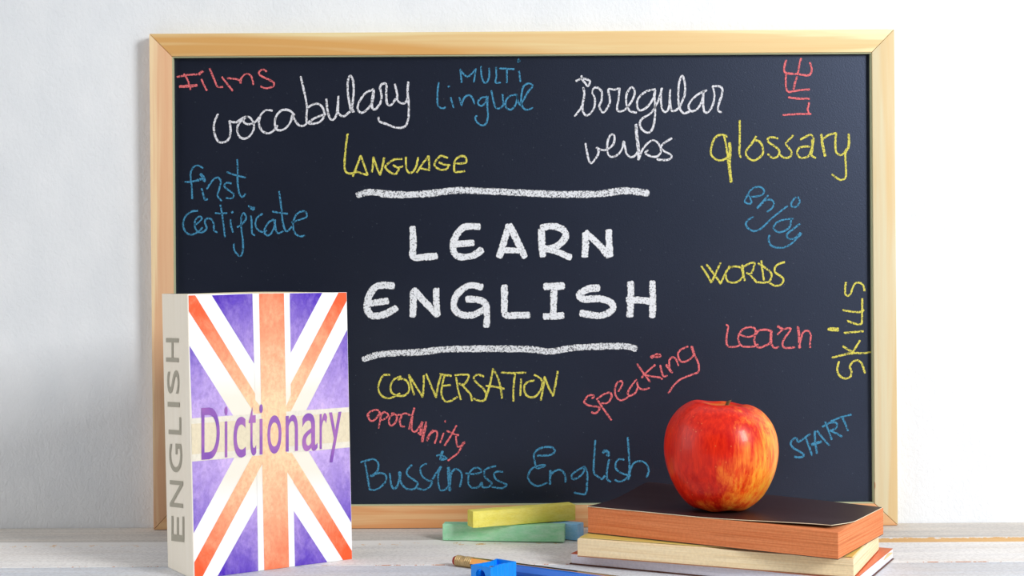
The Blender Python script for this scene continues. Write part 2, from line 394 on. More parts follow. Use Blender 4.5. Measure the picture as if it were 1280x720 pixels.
word('white chalk word "irregular"', WHITE, 3.3, [(690, 60, 4.5, [
    [(135, 186), (170, 172), (205, 180), (214, 192), (202, 214), (186, 196), (172, 180), (166, 156)],
    [(176, 222), (182, 260), (172, 320), (176, 360), (194, 380), (222, 362), (240, 325), (240, 280), (226, 248), (238, 224), (262, 226), (280, 250), (278, 295), (266, 330), (286, 362), (310, 340), (326, 300), (318, 250), (320, 230), (350, 234), (380, 226)],
    [(128, 384), (154, 350), (174, 318)],
    [(380, 226), (374, 290), (366, 340), (376, 356), (406, 350), (436, 318), (460, 275), (464, 235), (444, 222), (420, 260), (418, 310), (436, 352), (476, 364)],
    [(582, 232), (530, 244), (488, 280), (478, 320), (492, 350), (530, 336), (566, 290), (580, 236)],
    [(580, 236), (578, 310), (580, 370), (570, 440), (546, 476), (510, 462), (494, 425), (510, 395), (560, 362), (600, 290), (618, 226)],
    [(616, 228), (612, 290), (620, 345), (640, 360), (658, 330), (664, 232)], [(664, 234), (664, 300), (672, 350), (690, 354), (716, 334)],
    [(716, 336), (744, 270), (748, 210), (734, 156), (716, 190), (710, 260), (716, 330), (738, 366), (772, 358)],
    [(870, 238), (820, 262), (780, 300), (768, 332), (784, 356), (820, 340), (846, 290), (852, 240)], [(852, 240), (850, 310), (856, 356), (874, 362), (900, 330), (914, 270), (904, 216)],
    [(904, 216), (932, 214), (956, 226), (956, 260), (940, 310), (934, 350), (952, 362)]])])
word('white chalk word "verbs"', WHITE, 3.3, [(690, 60, 4.5, [
    [(188, 537), (196, 580), (206, 628), (222, 648), (246, 620), (262, 590), (256, 562), (250, 565)], [(250, 562), (285, 574), (315, 568), (345, 540), (352, 500), (336, 486), (318, 510), (310, 560), (318, 600), (338, 612), (370, 600), (396, 565)],
    [(396, 565), (404, 525), (412, 560), (420, 595), (444, 614), (468, 604), (486, 580)],
    [4.6, (472, 430), (478, 500), (486, 570), (488, 628)], [(488, 628), (510, 570), (545, 530), (576, 520), (604, 545), (612, 580), (598, 606), (570, 612), (538, 602), (524, 588), (540, 576)],
    [(674, 508), (640, 528), (612, 556), (630, 580), (662, 596), (674, 612), (656, 628), (620, 630), (590, 626)]])])
word('pink chalk word "Life" written upwards', PINK, 3.1, [(870, 30, 3.4269, [
    [(373, 390), (430, 386), (492, 385)], [(484, 384), (478, 366), (482, 350), (484, 337)], [(396, 314), (440, 320), (486, 320)],
    [(486, 280), (440, 284), (400, 291), (388, 280), (384, 250), (386, 210)], [(418, 280), (424, 252), (433, 226)],
    [(386, 155), (378, 185), (380, 206), (400, 212), (440, 215), (480, 220), (494, 206), (494, 185), (488, 165)], [(450, 147), (442, 180), (436, 215)]])])
word('yellow chalk word "glossary"', YELL, 3.2, [(870, 140, 6.095, [
    [(240, 190), (215, 176), (170, 178), (135, 210), (120, 260), (112, 305), (130, 345), (180, 370), (225, 356), (250, 330)], [(214, 182), (228, 250), (244, 350)],
    [5, (255, 236), (260, 290), (256, 350), (252, 400)], [5, (246, 360), (256, 440), (268, 532)], [(332, 64), (334, 150), (332, 250), (330, 315), (342, 346)],
    [(458, 186), (425, 240), (390, 285), (380, 318), (400, 352), (440, 370), (480, 350), (510, 315), (505, 260), (480, 222), (452, 216)],
    [(624, 202), (575, 192), (545, 206), (555, 232), (600, 262), (635, 295), (625, 335), (585, 350), (548, 320)],
    [(740, 178), (705, 215), (684, 240), (705, 270), (728, 305), (715, 342), (670, 348), (640, 326)],
    [(796, 210), (840, 186), (874, 174), (896, 205), (888, 260), (870, 310), (850, 340), (800, 350), (772, 320), (780, 280), (820, 264), (870, 262)], [(884, 210), (886, 290), (880, 330), (912, 350)],
    [4, (954, 170), (964, 250), (984, 336)], [(964, 210), (1000, 180), (1040, 166), (1068, 160)], [(1068, 158), (1062, 230), (1066, 300), (1090, 326), (1118, 322), (1150, 280)],
    [4, (1162, 168), (1166, 230), (1158, 280)], [(1158, 280), (1138, 320), (1142, 420), (1140, 495), (1110, 518), (1080, 508), (1036, 474)]])])
word('blue chalk word "first"', BLUE, 2.9, [(200, 180, 4.5, [
    [(242, 136), (215, 122), (186, 132), (172, 170), (176, 220), (180, 265), (181, 308)], [(140, 214), (180, 212), (215, 202)], [4, (210, 205), (240, 196), (254, 210)], [(234, 250), (244, 285), (254, 314), (268, 308)], [5, (228, 168), (242, 186), (250, 206)],
    [(264, 254), (276, 232), (298, 202)], [(298, 202), (322, 188), (342, 208), (334, 250), (324, 290), (346, 320)], [(402, 222), (376, 218), (362, 236), (382, 258), (414, 280), (406, 304), (372, 304)],
    [(434, 88), (437, 150), (437, 220), (448, 282), (464, 298), (480, 280)], [(378, 158), (420, 174), (480, 188)]])])
word('blue chalk word "certificate"', BLUE, 2.9, [(200, 180, 4.5, [
    [(212, 375), (172, 382), (140, 412), (130, 456), (146, 496), (176, 510), (214, 494), (238, 470)],
    [(194, 458), (222, 436), (236, 418), (222, 408), (200, 426), (196, 460), (210, 492), (238, 496), (262, 474), (252, 440), (264, 420), (290, 424), (302, 450), (304, 486), (322, 496)],
    [(340, 342), (350, 400), (358, 460), (365, 522)], [(310, 388), (345, 392), (376, 388)], [(396, 424), (400, 460), (410, 496)], [3.4, (402, 386), (410, 382)],
    [(434, 468), (462, 450), (484, 418), (470, 388), (456, 420), (458, 480), (466, 540), (466, 600), (452, 630), (430, 616), (416, 590), (416, 560)],
    [(512, 404), (516, 450), (518, 500), (534, 514)], [(496, 348), (512, 356)], [5, (512, 358), (524, 368), (526, 356)],
    [(576, 392), (546, 416), (536, 450), (552, 484), (582, 496), (600, 485)], [(642, 424), (612, 440), (588, 480), (592, 508), (616, 512), (640, 476), (648, 426)], [3.6, (644, 430), (650, 480)], [(648, 470), (662, 502), (692, 490)],
    [(670, 266), (680, 340), (688, 420), (700, 476), (716, 490), (742, 464)], [(632, 380), (680, 388), (718, 392)],
    [(740, 442), (790, 424), (824, 410), (822, 386), (800, 378), (768, 396), (750, 440), (754, 490), (780, 518), (816, 516)]])])
word('blue chalk word "enjoy" slanting downwards', BLUE, 2.9, [(920, 225, 7.111, [
    [(130, 150), (190, 145), (235, 128), (250, 98), (225, 66), (175, 64), (130, 90), (105, 130), (78, 185), (100, 208), (135, 206), (128, 165), (108, 132)],
    [(286, 135), (240, 190), (188, 252)], [4, (240, 195), (190, 250)], [(250, 184), (305, 175), (336, 200), (325, 245), (276, 284)],
    [(456, 232), (330, 330), (250, 408), (200, 444), (150, 454), (110, 430), (88, 395), (110, 352), (158, 330)], [(530, 152), (500, 190), (488, 225), (510, 238), (542, 234), (566, 190), (550, 150)],
    [(506, 344), (430, 352), (370, 374), (334, 415), (345, 446), (385, 464), (440, 448), (480, 410), (490, 345)],
    [(566, 390), (510, 435), (455, 480), (460, 515), (490, 526), (530, 512), (575, 470)], [5, (576, 472), (550, 502)], [(550, 505), (500, 560), (430, 598), (360, 600), (310, 580), (290, 535), (298, 490)]])])
word('yellow chalk word "words"', YELL, 3.1, [(870, 315, 5.5375, [
    [(37, 98), (75, 155), (106, 212)], [(106, 212), (135, 150), (170, 74)], [(74, 88), (130, 160), (170, 220)], [(170, 220), (198, 160), (232, 98)],
    [(250, 102), (214, 125), (206, 165), (220, 202), (260, 212), (300, 198), (326, 160), (312, 112), (275, 100), (245, 106)],
    [(320, 90), (328, 150), (338, 198)], [(318, 114), (360, 84), (404, 74), (398, 110), (380, 150), (350, 146)], [(368, 150), (398, 185), (424, 212)],
    [(452, 60), (460, 130), (470, 195)], [(430, 78), (480, 110), (522, 150), (510, 200), (470, 212), (424, 208)],
    [(614, 70), (570, 84), (546, 110), (550, 142), (590, 170), (606, 192), (590, 224), (550, 234), (508, 214)]])])
word('pink chalk word "learn"', PINK, 3.0, [(870, 315, 5.5375, [
    [(208, 504), (222, 514), (218, 550), (210, 605), (216, 645), (240, 658), (280, 654), (308, 642)],
    [(306, 572), (345, 586), (388, 582), (412, 560), (408, 530), (374, 520), (330, 532), (300, 565), (292, 600), (310, 645), (350, 656), (400, 654), (430, 640)],
    [(526, 548), (480, 538), (436, 544), (412, 575), (404, 610), (414, 645), (436, 662), (480, 648), (516, 625), (520, 580), (524, 548)], [4, (520, 552), (518, 625)], [(520, 630), (536, 660), (555, 664), (572, 656)],
    [4, (564, 514), (600, 532)], [(564, 572), (590, 545), (620, 530), (656, 530), (640, 560), (606, 610), (600, 645), (620, 664), (684, 660)],
    [4, (706, 516), (714, 590), (718, 664)], [(720, 625), (740, 560), (770, 544), (794, 570), (790, 625), (790, 662)]])])
word('yellow chalk word "skills" written upwards', YELL, 3.2, [(1030, 345, 5.333, [
    [(100, 570), (88, 620), (98, 655), (125, 680), (155, 682), (180, 665), (182, 630), (172, 605), (190, 575), (218, 562), (246, 575), (262, 610), (272, 648)],
    [(54, 544), (120, 528), (185, 514), (260, 514), (312, 507)], [(240, 430), (215, 470), (186, 522)], [(126, 468), (160, 490), (200, 512)], [4, (188, 505), (182, 520)],
    [(134, 380), (200, 374), (262, 368)], [4.6, (28, 354), (60, 360), (98, 362)], [4, (40, 350), (96, 352)], [(154, 298), (200, 316), (248, 318), (254, 260), (255, 150)], [(126, 228), (190, 238), (240, 240), (266, 226)],
    [(146, 42), (140, 90), (144, 122), (160, 132), (178, 118), (192, 75), (212, 48), (240, 46), (262, 65), (270, 100)]])])
B = (430, 220, 3.0)
word('thick white chalk word "LEARN"', BOLD, 11.8, [(*B, [
    [(257, 192), (260, 250), (260, 302), (300, 304), (348, 300)], [(508, 190), (450, 192), (415, 235), (410, 280), (432, 302), (480, 300), (518, 276)], [10.8, (420, 256), (485, 250)],
    [(618, 184), (602, 240), (582, 304)], [(620, 184), (648, 240), (678, 304)], [10.8, (594, 278), (668, 280)],
    [(740, 200), (742, 250), (746, 300)], [(740, 196), (780, 188), (822, 202), (830, 230), (800, 262), (750, 278)], [10.8, (750, 270), (800, 285), (850, 306)],
    [(905, 214), (906, 260), (902, 302)], [(905, 212), (950, 252), (994, 300)], [(992, 204), (994, 250), (997, 300)]])], n=4)
word('thick white chalk word "ENGLISH"', BOLD, 11.8, [(*B, [
    [(186, 412), (126, 412), (94, 450), (86, 495), (106, 524), (155, 518), (196, 494)], [10.8, (98, 478), (164, 468)],
    [(260, 430), (260, 480), (258, 526)], [(260, 426), (305, 474), (350, 522)], [(346, 424), (346, 470), (350, 524)],
    [(518, 418), (470, 410), (424, 444), (412, 490), (436, 518), (480, 522), (524, 502)], [(460, 462), (500, 464), (530, 480), (536, 524), (534, 564)],
    [(602, 412), (602, 470), (604, 520), (650, 522), (694, 522)], [(752, 414), (790, 414), (824, 412)], [(788, 414), (786, 470), (786, 522)], [(750, 526), (790, 526), (822, 522)],
    [(956, 420), (915, 424), (882, 446), (900, 462), (960, 460), (1005, 478), (1004, 504), (960, 524), (888, 514)],
    [(1074, 398), (1076, 460), (1072, 526)], [(1062, 464), (1110, 466), (1160, 472)], [(1156, 396), (1158, 460), (1156, 528)]])], n=4)
word('rough white chalk line above the title', LINE, 10.8, [(*B, [
    [(50, 72), (100, 60), (160, 68), (230, 70), (320, 66), (420, 54), (520, 56), (640, 62), (780, 68), (940, 68), (1040, 56), (1090, 58), (1140, 64)]])], 'chalk_line', 6)
word('rough white chalk line below the title', LINE, 10.4, [(*B, [
    [(72, 688), (130, 670), (200, 664), (290, 660), (380, 650), (480, 648), (620, 648), (700, 650), (770, 658), (850, 646), (940, 640), (1050, 638), (1095, 648)]])], 'chalk_line', 6)
word('yellow chalk word "conversation"', YELL, 3.1, [(460, 455, 5.12, [
    [(140, 70), (100, 72), (76, 110), (66, 155), (84, 200), (130, 220), (175, 204), (204, 188)], [(212, 80), (170, 96), (146, 135), (150, 180), (190, 204), (240, 198), (264, 160), (250, 110), (215, 96), (192, 100)],
    [(296, 198), (276, 130), (262, 70)], [(262, 70), (305, 140), (350, 212)], [(350, 212), (356, 140), (357, 74)], [(372, 64), (402, 135), (436, 214)], [(436, 214), (448, 140), (470, 64)],
    [(460, 64), (495, 70), (534, 76)], [(490, 74), (476, 130), (470, 190), (490, 236), (530, 236), (572, 210)], [(478, 140), (528, 134)],
    [(564, 85), (576, 160), (594, 228)], [(556, 72), (600, 68), (644, 72), (632, 110), (606, 134), (584, 124)], [(600, 128), (630, 165), (656, 195), (666, 236)],
    [(740, 80), (700, 68), (676, 90), (700, 125), (740, 160), (756, 200), (740, 234), (700, 232), (676, 220)], [(750, 230), (778, 140), (800, 30)], [(800, 30), (828, 80), (846, 140), (858, 220)], [(756, 140), (815, 146), (872, 158)],
    [(852, 54), (930, 58), (1010, 54)], [(942, 58), (932, 140), (930, 238)], [(980, 96), (978, 140), (974, 202)],
    [(1064, 106), (1024, 114), (1000, 145), (1010, 195), (1048, 214), (1086, 195), (1114, 140), (1106, 95), (1064, 70)],
    [(1106, 232), (1120, 160), (1130, 80)], [(1130, 82), (1156, 150), (1184, 204)], [(1184, 204), (1200, 130), (1214, 46)]])])
word('pink chalk word "oportunity" slanting downwards', PINK, 2.9, [(430, 450, 3.122, [
    [(96, 228), (92, 212), (104, 200)], [(96, 214), (98, 232), (112, 238), (130, 222), (138, 202), (124, 194), (108, 200)]]),
    (460, 455, 5.12, [
    [(80, 312), (78, 355), (68, 412)], [(80, 330), (104, 308), (130, 325), (112, 348), (82, 360)],
    [(168, 320), (140, 340), (134, 375), (150, 395), (178, 370), (184, 335), (165, 316), (150, 318)], [(190, 325), (215, 330), (204, 360), (210, 395), (234, 400)], [(210, 328), (240, 316), (284, 335)],
    [(296, 282), (278, 350), (262, 418)], [(284, 335), (280, 380), (282, 425), (305, 432), (330, 400), (346, 370)], [4, (346, 372), (340, 420), (334, 450)], [(320, 440), (345, 452), (365, 400), (372, 368)], [4.5, (370, 390), (356, 450), (346, 496)],
    [4, (376, 490), (396, 450), (416, 425)], [(400, 445), (430, 428), (444, 445), (436, 480), (426, 508)], [(484, 442), (472, 475), (462, 504)], [3.4, (492, 366), (496, 370)], [(566, 394), (530, 460), (490, 522)], [(505, 428), (540, 444), (580, 456)],
    [(564, 462), (566, 500), (576, 530), (600, 520), (620, 498)], [4.5, (614, 504), (596, 530)], [(596, 535), (570, 575), (540, 596), (512, 618)]])])
word('blue chalk word "Bussiness"', BLUE, 3.0, [(440, 540, 6.4, [
    [(104, 250), (120, 330), (132, 410), (140, 460)], [(70, 242), (120, 228), (175, 218), (210, 250), (208, 300), (180, 335), (150, 354)], [4.4, (150, 355), (175, 344)], [(170, 340), (230, 328), (268, 345), (274, 385), (240, 430), (190, 462), (140, 460)],
    [(302, 330), (310, 400), (325, 446), (350, 448), (370, 410), (384, 330)], [4.5, (382, 320), (382, 380)], [(384, 380), (398, 415), (430, 450), (470, 460), (505, 450), (526, 410), (490, 380), (448, 350), (440, 310), (478, 264)],
    [(598, 252), (560, 270), (546, 300), (560, 350), (600, 384), (640, 395), (625, 435), (580, 462), (524, 450)], [(645, 375), (680, 320), (710, 276)], [4, (712, 276), (696, 310)], [(696, 310), (688, 380), (700, 450), (718, 468), (760, 450), (776, 420)],
    [5, (772, 284), (776, 360), (784, 470)], [(784, 420), (795, 330), (830, 296), (870, 320), (878, 370), (862, 438)],
    [(910, 330), (970, 336), (1026, 325), (1030, 300), (1000, 286), (960, 300), (934, 345), (932, 410), (960, 446), (1010, 440), (1038, 405), (1045, 440), (1090, 440), (1118, 410), (1090, 385), (1064, 360), (1056, 320), (1080, 292), (1152, 272)],
    [(1206, 320), (1165, 316), (1138, 335), (1150, 375), (1200, 405), (1238, 422), (1200, 450), (1120, 438)],
    [(676, 190), (718, 186), (760, 215)], [4, (724, 154), (714, 190), (708, 222)], [4, (712, 222), (752, 214)]])])
word('blue chalk word "English" beside "Bussiness"', BLUE, 3.1, [(640, 535, 6.4, [
    [(202, 222), (250, 220), (305, 216), (342, 190), (325, 158), (270, 152), (210, 170), (176, 210), (182, 260), (196, 320), (240, 314), (266, 298), (220, 298), (170, 318), (140, 350), (128, 400), (160, 445), (210, 464), (282, 438)],
    [4, (306, 340), (304, 395), (304, 450)], [(306, 390), (330, 352), (380, 334), (416, 360), (428, 400), (428, 434)],
    [(580, 310), (530, 335), (484, 370), (478, 400), (505, 408), (550, 380), (574, 345), (580, 310), (602, 360), (600, 450), (590, 524), (540, 526), (498, 516)],
    [(666, 98), (660, 200), (654, 290), (656, 360), (690, 390), (720, 408), (742, 382)], [(776, 252), (762, 330), (758, 395), (776, 424), (790, 428)], [4.5, (730, 200), (742, 182), (765, 192), (772, 216), (758, 214)],
    [(896, 254), (850, 252), (828, 290), (838, 335), (880, 362), (925, 380), (905, 412), (860, 428), (824, 416)], [(926, 76), (934, 200), (938, 310), (930, 412)], [4.5, (944, 370), (926, 412)], [(940, 375), (955, 310), (990, 272), (1035, 266), (1076, 290), (1094, 340), (1078, 392)]])])
word('pink chalk word "speaking" slanting upwards', PINK, 3.0, [(720, 420, 6.547, [
    [(130, 512), (150, 488), (100, 488), (72, 530), (70, 548), (110, 570), (180, 580), (192, 598), (160, 632), (126, 624)],
    [(180, 530), (220, 590), (290, 688)], [(168, 520), (230, 476), (280, 464), (290, 500), (260, 545), (210, 552)],
    [(346, 455), (370, 415), (380, 375), (350, 372), (324, 410), (320, 470), (350, 520), (390, 522), (430, 495), (470, 478)],
    [(494, 354), (450, 415), (424, 462), (436, 488), (480, 470), (505, 420), (500, 376)], [(500, 378), (512, 420), (550, 438), (600, 425)],
    [(500, 230), (550, 300), (606, 376)], [(648, 236), (590, 285), (536, 342)], [(550, 318), (620, 330), (690, 340), (704, 354)], [(690, 240), (700, 290), (718, 330), (746, 324)], [4.5, (614, 176), (660, 152), (690, 162), (650, 170)],
    [4, (738, 236), (760, 265), (786, 300)], [(766, 250), (764, 200), (790, 174), (820, 195), (840, 242)],
    [(918, 86), (860, 110), (834, 150), (850, 200), (885, 212), (930, 192), (968, 150)], [4, (946, 84), (968, 150)], [(968, 150), (1000, 220), (1006, 265), (998, 296), (940, 320), (860, 352), (800, 405), (758, 468)]])])
word('blue chalk word "start"', BLUE, 3.2, [(960, 480, 6.0, [
    [(222, 436), (240, 428), (280, 400), (316, 376)], [(222, 434), (215, 408), (195, 408), (172, 440), (185, 475), (225, 500), (264, 525), (264, 542), (235, 550), (196, 546)], [(282, 404), (304, 460), (332, 538)],
    [(352, 352), (352, 410), (366, 520)], [(368, 352), (410, 405), (460, 462)], [4.4, (326, 454), (360, 444), (400, 432)],
    [(430, 282), (450, 340), (478, 416)], [(408, 322), (460, 292), (512, 292), (508, 330), (466, 350)], [(470, 350), (510, 370), (554, 394)], [(472, 280), (545, 250), (624, 230)], [(558, 252), (580, 300), (600, 350)]])])

# ------------------------------------------------------------------ dictionary
c0 = PZ(243, 724.3, 0); c1 = PZ(440.3, 698.9, 0)
u = (c1 - c0); DW = u.length; u = u.normalized(); nrm = Vector((u.y, -u.x, 0))      # nrm: out of the front cover
DH = 0.1925; SH = -0.0027 / DH; Zs = Vector((SH, 0, 1)); DT = 0.0360
DO = c0.copy()
def DP(a, b, c): return u * a - nrm * b + Zs * c          # relative to the dictionary's origin
def spine_depth():
    d = ray(203.6, 371); M = Matrix((-nrm, Zs, -d)).transposed(); return (M.inverted() @ (CAM - DO))[0]
DT = spine_depth()
def on_cover(px, py, off=0.0):
    d = ray(px, py); M = Matrix((u, Zs, -d)).transposed(); s = M.inverted() @ (CAM - DO)
    a = min(max(s[0], 0.0002), DW - 0.0002); c = min(max(s[1], 0.0002), DH - 0.0002)
    return DP(a, -off, c)
def on_spine(px, py, off=0.0):
    d = ray(px, py); M = Matrix((-nrm, Zs, -d)).transposed(); s = M.inverted() @ (CAM - DO)
    return DP(-off, s[0], s[1])
dic = empty('dictionary', DO)
tag(dic, 'upright thick dictionary with purple, orange and white flag cover and cream spine', 'book')

def wash(name, strong, pale, lo, hi, lift=0.0):
    """watercolour print that fades to a pale tint at the middle of the cover"""
    m = Mat(name, 0.55, 0.3)
    z = m.sep(m.coord())[2]
    d = m.math('ABSOLUTE', m.math('SUBTRACT', z, DH * 0.49 + 0.001))
    n = m.noise(m.coord((70, 70, 45)), 1, 6, 0.7, 0.5)
    n2 = m.noise(m.coord((420, 420, 300)), 1, 4, 0.7)
    x = m.sep(m.coord())[0]
    e = m.math('ABSOLUTE', m.math('SUBTRACT', x, DW * 0.5 * u.x - 0.002))
    dd_ = m.math('ADD', m.math('MULTIPLY', d, 0.80 / (DH * 0.5)), m.math('MULTIPLY', e, 0.30 / (DW * 0.5 * u.x)))
    f = m.math('ADD', dd_, m.math('MULTIPLY', m.math('SUBTRACT', n, 0.5), 0.9))
    col = m.mix(m.ramp(f, [(lo, 0), (hi, 1)]), pale, strong)
    col = m.mix(m.ramp(n2, [(0.35, 0.25), (0.6, 0)]), col, tuple(c * 0.6 for c in strong))
    col = m.mix(m.ramp(n, [(0.55, 0), (0.8, 0.35)]), col, pale)
    m.color(col); return m
purple = wash('purple_watercolour', srgb(76, 24, 190), srgb(226, 198, 252), 0.2, 1.25)
orange = wash('orange_watercolour', srgb(255, 96, 44), srgb(255, 222, 176), 0.2, 1.25)
creamb = wash('cream_band_print', srgb(240, 222, 186), srgb(238, 226, 196), 0.2, 1)
creamb2 = wash('pale_band_print', srgb(246, 238, 218), srgb(242, 236, 220), 0.2, 1)
whitep = Mat('white_cover_print', 0.5, 0.3)
wz = whitep.sep(whitep.coord())[2]
wd = whitep.math('ABSOLUTE', whitep.math('SUBTRACT', wz, DH * 0.49))
whitep.color(whitep.ramp(whitep.math('MULTIPLY', wd, 1 / (DH * 0.5)), [(0.28, srgb(246, 240, 224)), (0.5, srgb(252, 252, 252))]))
ct = 0.0006
fc = prism('front_cover', [DP(0, 0, 0.0002), DP(DW, 0, 0.0002), DP(DW, ct, 0.0002), DP(0, ct, 0.0002)],
           [DP(0, 0, DH), DP(DW, 0, DH), DP(DW, ct, DH), DP(0, ct, DH)], whitep, dic)
fc['label'] = 'white front cover with a washed flag print'
def patches(name, polys, mats, idx, label, offs):
    vs, fs = [], []
    for poly, of in zip(polys, offs):
        b = len(vs); vs += [on_cover(x, y, of) for x, y in poly]; fs.append(tuple(range(b, b + len(poly))))
    o = from_data(name, vs, fs, mats, fc, idx=idx); o['label'] = label
    return o
P1 = [[(264.7, 369.2), (315.4, 367.0), (317.5, 454.3)], [(236.2, 432.4), (291.5, 519.5), (240, 524)], [(362, 366.8), (402.8, 366), (363.4, 441)], [(437, 412.0), (438, 510), (382.8, 512.6)],
      [(239.5, 577), (293, 572), (242, 666.5)], [(321.2, 631.6), (322.8, 716), (272, 722)], [(366.8, 638), (409, 704), (368.4, 710)], [(385.5, 564), (439, 559), (440, 653)]]
P2 = [[(234.5, 369.5), (244, 369.2), (328, 507.5), (329, 545), (314, 541), (309, 502.5), (234.8, 389.3)][:7],
      [(423, 365.8), (436, 365.4), (437, 376.0), (362, 517), (355, 535), (340, 535), (357, 492)],
      [(242.8, 703), (314, 572), (322, 560), (336, 560), (328, 580), (252, 724), (243.2, 724.5)],
      [(358.9, 590.7), (350, 560), (362, 560), (365.5, 567), (441, 688.5), (441, 700), (428.8, 702)]]
P2[0] = [(234.5, 369.5), (244, 369.2), (328, 507), (336, 530), (326, 534), (314, 510), (234.8, 389.3)]
P3 = [[(238, 523), (438, 508.8), (439, 559), (239.5, 577)]]
P4 = [[(238, 530), (438, 515), (439, 551.5), (239.5, 568)]]
P5 = [[(315.4, 366), (362, 366), (369, 712), (322.8, 718)]]
P6 = [[(323.6, 366), (354.7, 366), (361.2, 712), (330.3, 718)]]
# the white upright of the cross stops at the pale centre band
P5 = [[(315.4, 366), (324, 366), (328.5, 512), (319, 500)], [(354, 366), (362, 366), (363.4, 494), (357.5, 508)],
      [(321, 592), (329, 578), (330.5, 718), (322.8, 718)], [(358.6, 590), (366.5, 602), (368.6, 712), (361, 712)]]
polys = P1 + P2 + P5 + P3 + P4 + P6
idx = [0] * 8 + [1] * 4 + [2] * 4 + [3] + [4] + [1]
offs = [0.00008] * 8 + [0.00012] * 4 + [0.00016] * 4 + [0.00020] + [0.00024] + [0.00028]
patches('flag_print', polys, [purple, orange, whitep, creamb2, creamb], idx, 'purple and orange crossed flag print', offs)

def glyph(ch, bold=0.0):
    cu = bpy.data.curves.new('glyph', 'FONT'); cu.body = ch; cu.size = 1; cu.resolution_u = 6; cu.offset = bold
    ob = bpy.data.objects.new('glyph', cu); C.objects.link(ob)
    dg = bpy.context.evaluated_depsgraph_get(); me = bpy.data.meshes.new_from_object(ob.evaluated_get(dg))
    bpy.data.objects.remove(ob); bpy.data.curves.remove(cu)
    V = [v.co.copy() for v in me.vertices]; Fc = [tuple(p.vertices) for p in me.polygons]; bpy.data.meshes.remove(me)
    ax, bx = min(v.x for v in V), max(v.x for v in V); ay, by = min(v.y for v in V), max(v.y for v in V)
    return [((v.x - ax) / (bx - ax), (v.y - ay) / (by - ay)) for v in V], Fc
def lettering(name, parent, mat, label, spec, fn):
    vs, fs = [], []
    for ch, box_ in spec:
        V, Fc = glyph(ch, 0.004); b = len(vs)
        vs += [fn(s, t, box_) for s, t in V]; fs += [tuple(b + i for i in f) for f in Fc]
    o = from_data(name, vs, fs, mat, parent); o['label'] = label; return o
ink = Mat('purple_title_ink', 0.5, 0.3)
ink.color(ink.ramp(ink.noise(ink.coord((60, 60, 60)), 1, 4), [(0.35, srgb(132, 82, 180)), (0.65, srgb(176, 112, 186))]))
spec = [('D', (251.5, 274.5, 509.2, 574)), ('i', (280.5, 284.2, 508, 571.7)), ('c', (291.6, 307, 521, 572)), ('t', (310.6, 320, 508.4, 569.6)), ('i', (324, 328.3, 505.2, 568)),
        ('o', (334, 351.6, 519, 567)), ('n', (356.8, 372.2, 518.5, 564)), ('a', (377.4, 396.7, 516.3, 563.8)), ('r', (399.3, 408.8, 516.3, 561)), ('y', (411, 426.5, 515, 577.5))]
def fcov(s, t, b):
    x = b[0] + s * (b[1] - b[0]); y = b[3] + t * (b[2] - b[3]) - (s - 0.5) * (b[1] - b[0]) * 0.07
    return on_cover(x, y, 0.0004)
lettering('title_lettering', fc, ink, 'purple lettering reading "Dictionary"', spec, fcov)
spm = Mat('cream_spine_card', 0.6, 0.3)
a_ = spm.noise(spm.coord((160, 160, 9)), 1, 4, 0.6)
b_ = spm.noise(spm.coord((25, 25, 14)), 1, 3, 0.5)
spm.color(spm.mix(spm.ramp(b_, [(0.35, 0), (0.7, 0.6)]), spm.mix(a_, srgb(248, 242, 230), srgb(232, 222, 204)), srgb(240, 230, 212)))
sp = prism('spine', [DP(-0.0006, 0, 0.0002), DP(0, 0, 0.0002), DP(0, DT, 0.0002), DP(-0.0006, DT, 0.0002)],
           [DP(-0.0006, 0, DH), DP(0, 0, DH), DP(0, DT, DH), DP(-0.0006, DT, DH)], spm, dic); sp['label'] = 'cream card spine'
gi = Mat('grey_spine_ink', 0.6, 0.3, srgb(168, 162, 146))
spec = [('H', (209, 224.6, 452.4, 422.6)), ('S', (210.4, 225.4, 492, 462.7)), ('I', (211, 226, 508.6, 502.6)), ('L', (212.2, 227.6, 543, 521)), ('G', (212.8, 228.8, 590.2, 554.3)), ('N', (213.7, 230.2, 634, 600.7)), ('E', (215.7, 231.5, 676.7, 644.8))]
def fsp(s, t, b):
    x = b[1] + t * (b[0] - b[1]); y = b[2] + s * (b[3] - b[2])
    y += (t - 0.5) * (b[0] - b[1]) * 0.12 * max(0, (y - 345) / 330)
    return on_spine(x, y, 0.0009)
lettering('spine_lettering', sp, gi, 'grey lettering reading "ENGLISH"', spec, fsp)
navy = Mat('navy_cover', 0.45, 0.4, srgb(30, 34, 62))
bc = prism('back_cover', [DP(0, DT - 0.0006, 0.0002), DP(DW + 0.003, DT - 0.0006, 0.0002), DP(DW + 0.003, DT, 0.0002), DP(0, DT, 0.0002)],
           [DP(0, DT - 0.0006, DH), DP(DW - 0.001, DT - 0.0006, DH), DP(DW - 0.001, DT, DH), DP(0, DT, DH)], navy, dic); bc['label'] = 'dark navy back cover'
def page_mat(name, c1_, c2_, layers=2600, soft=12):
    m = Mat(name, 0.8, 0.15)
    g = m.noise(m.coord((soft, soft, layers)), 1, 2, 0.6)
    h = m.noise(m.coord((soft * 0.5, soft * 0.5, layers * 0.22)), 1, 2, 0.6)
    k = m.noise(m.coord((500, 500, 500)), 1, 2)
    col = m.mix(m.ramp(g, [(0.35, 0), (0.65, 1)]), c1_, c2_)
    col = m.mix(m.ramp(h, [(0.62, 0), (0.70, 0.5)]), col, tuple(c * 0.55 for c in c2_))
    col = m.mix(m.ramp(k, [(0.4, 0.15), (0.6, 0)]), col, tuple(c * 0.6 for c in c2_))
    m.color(col); m.bump(m.mix(0.5, g, h), 0.4, 0.0006); return m
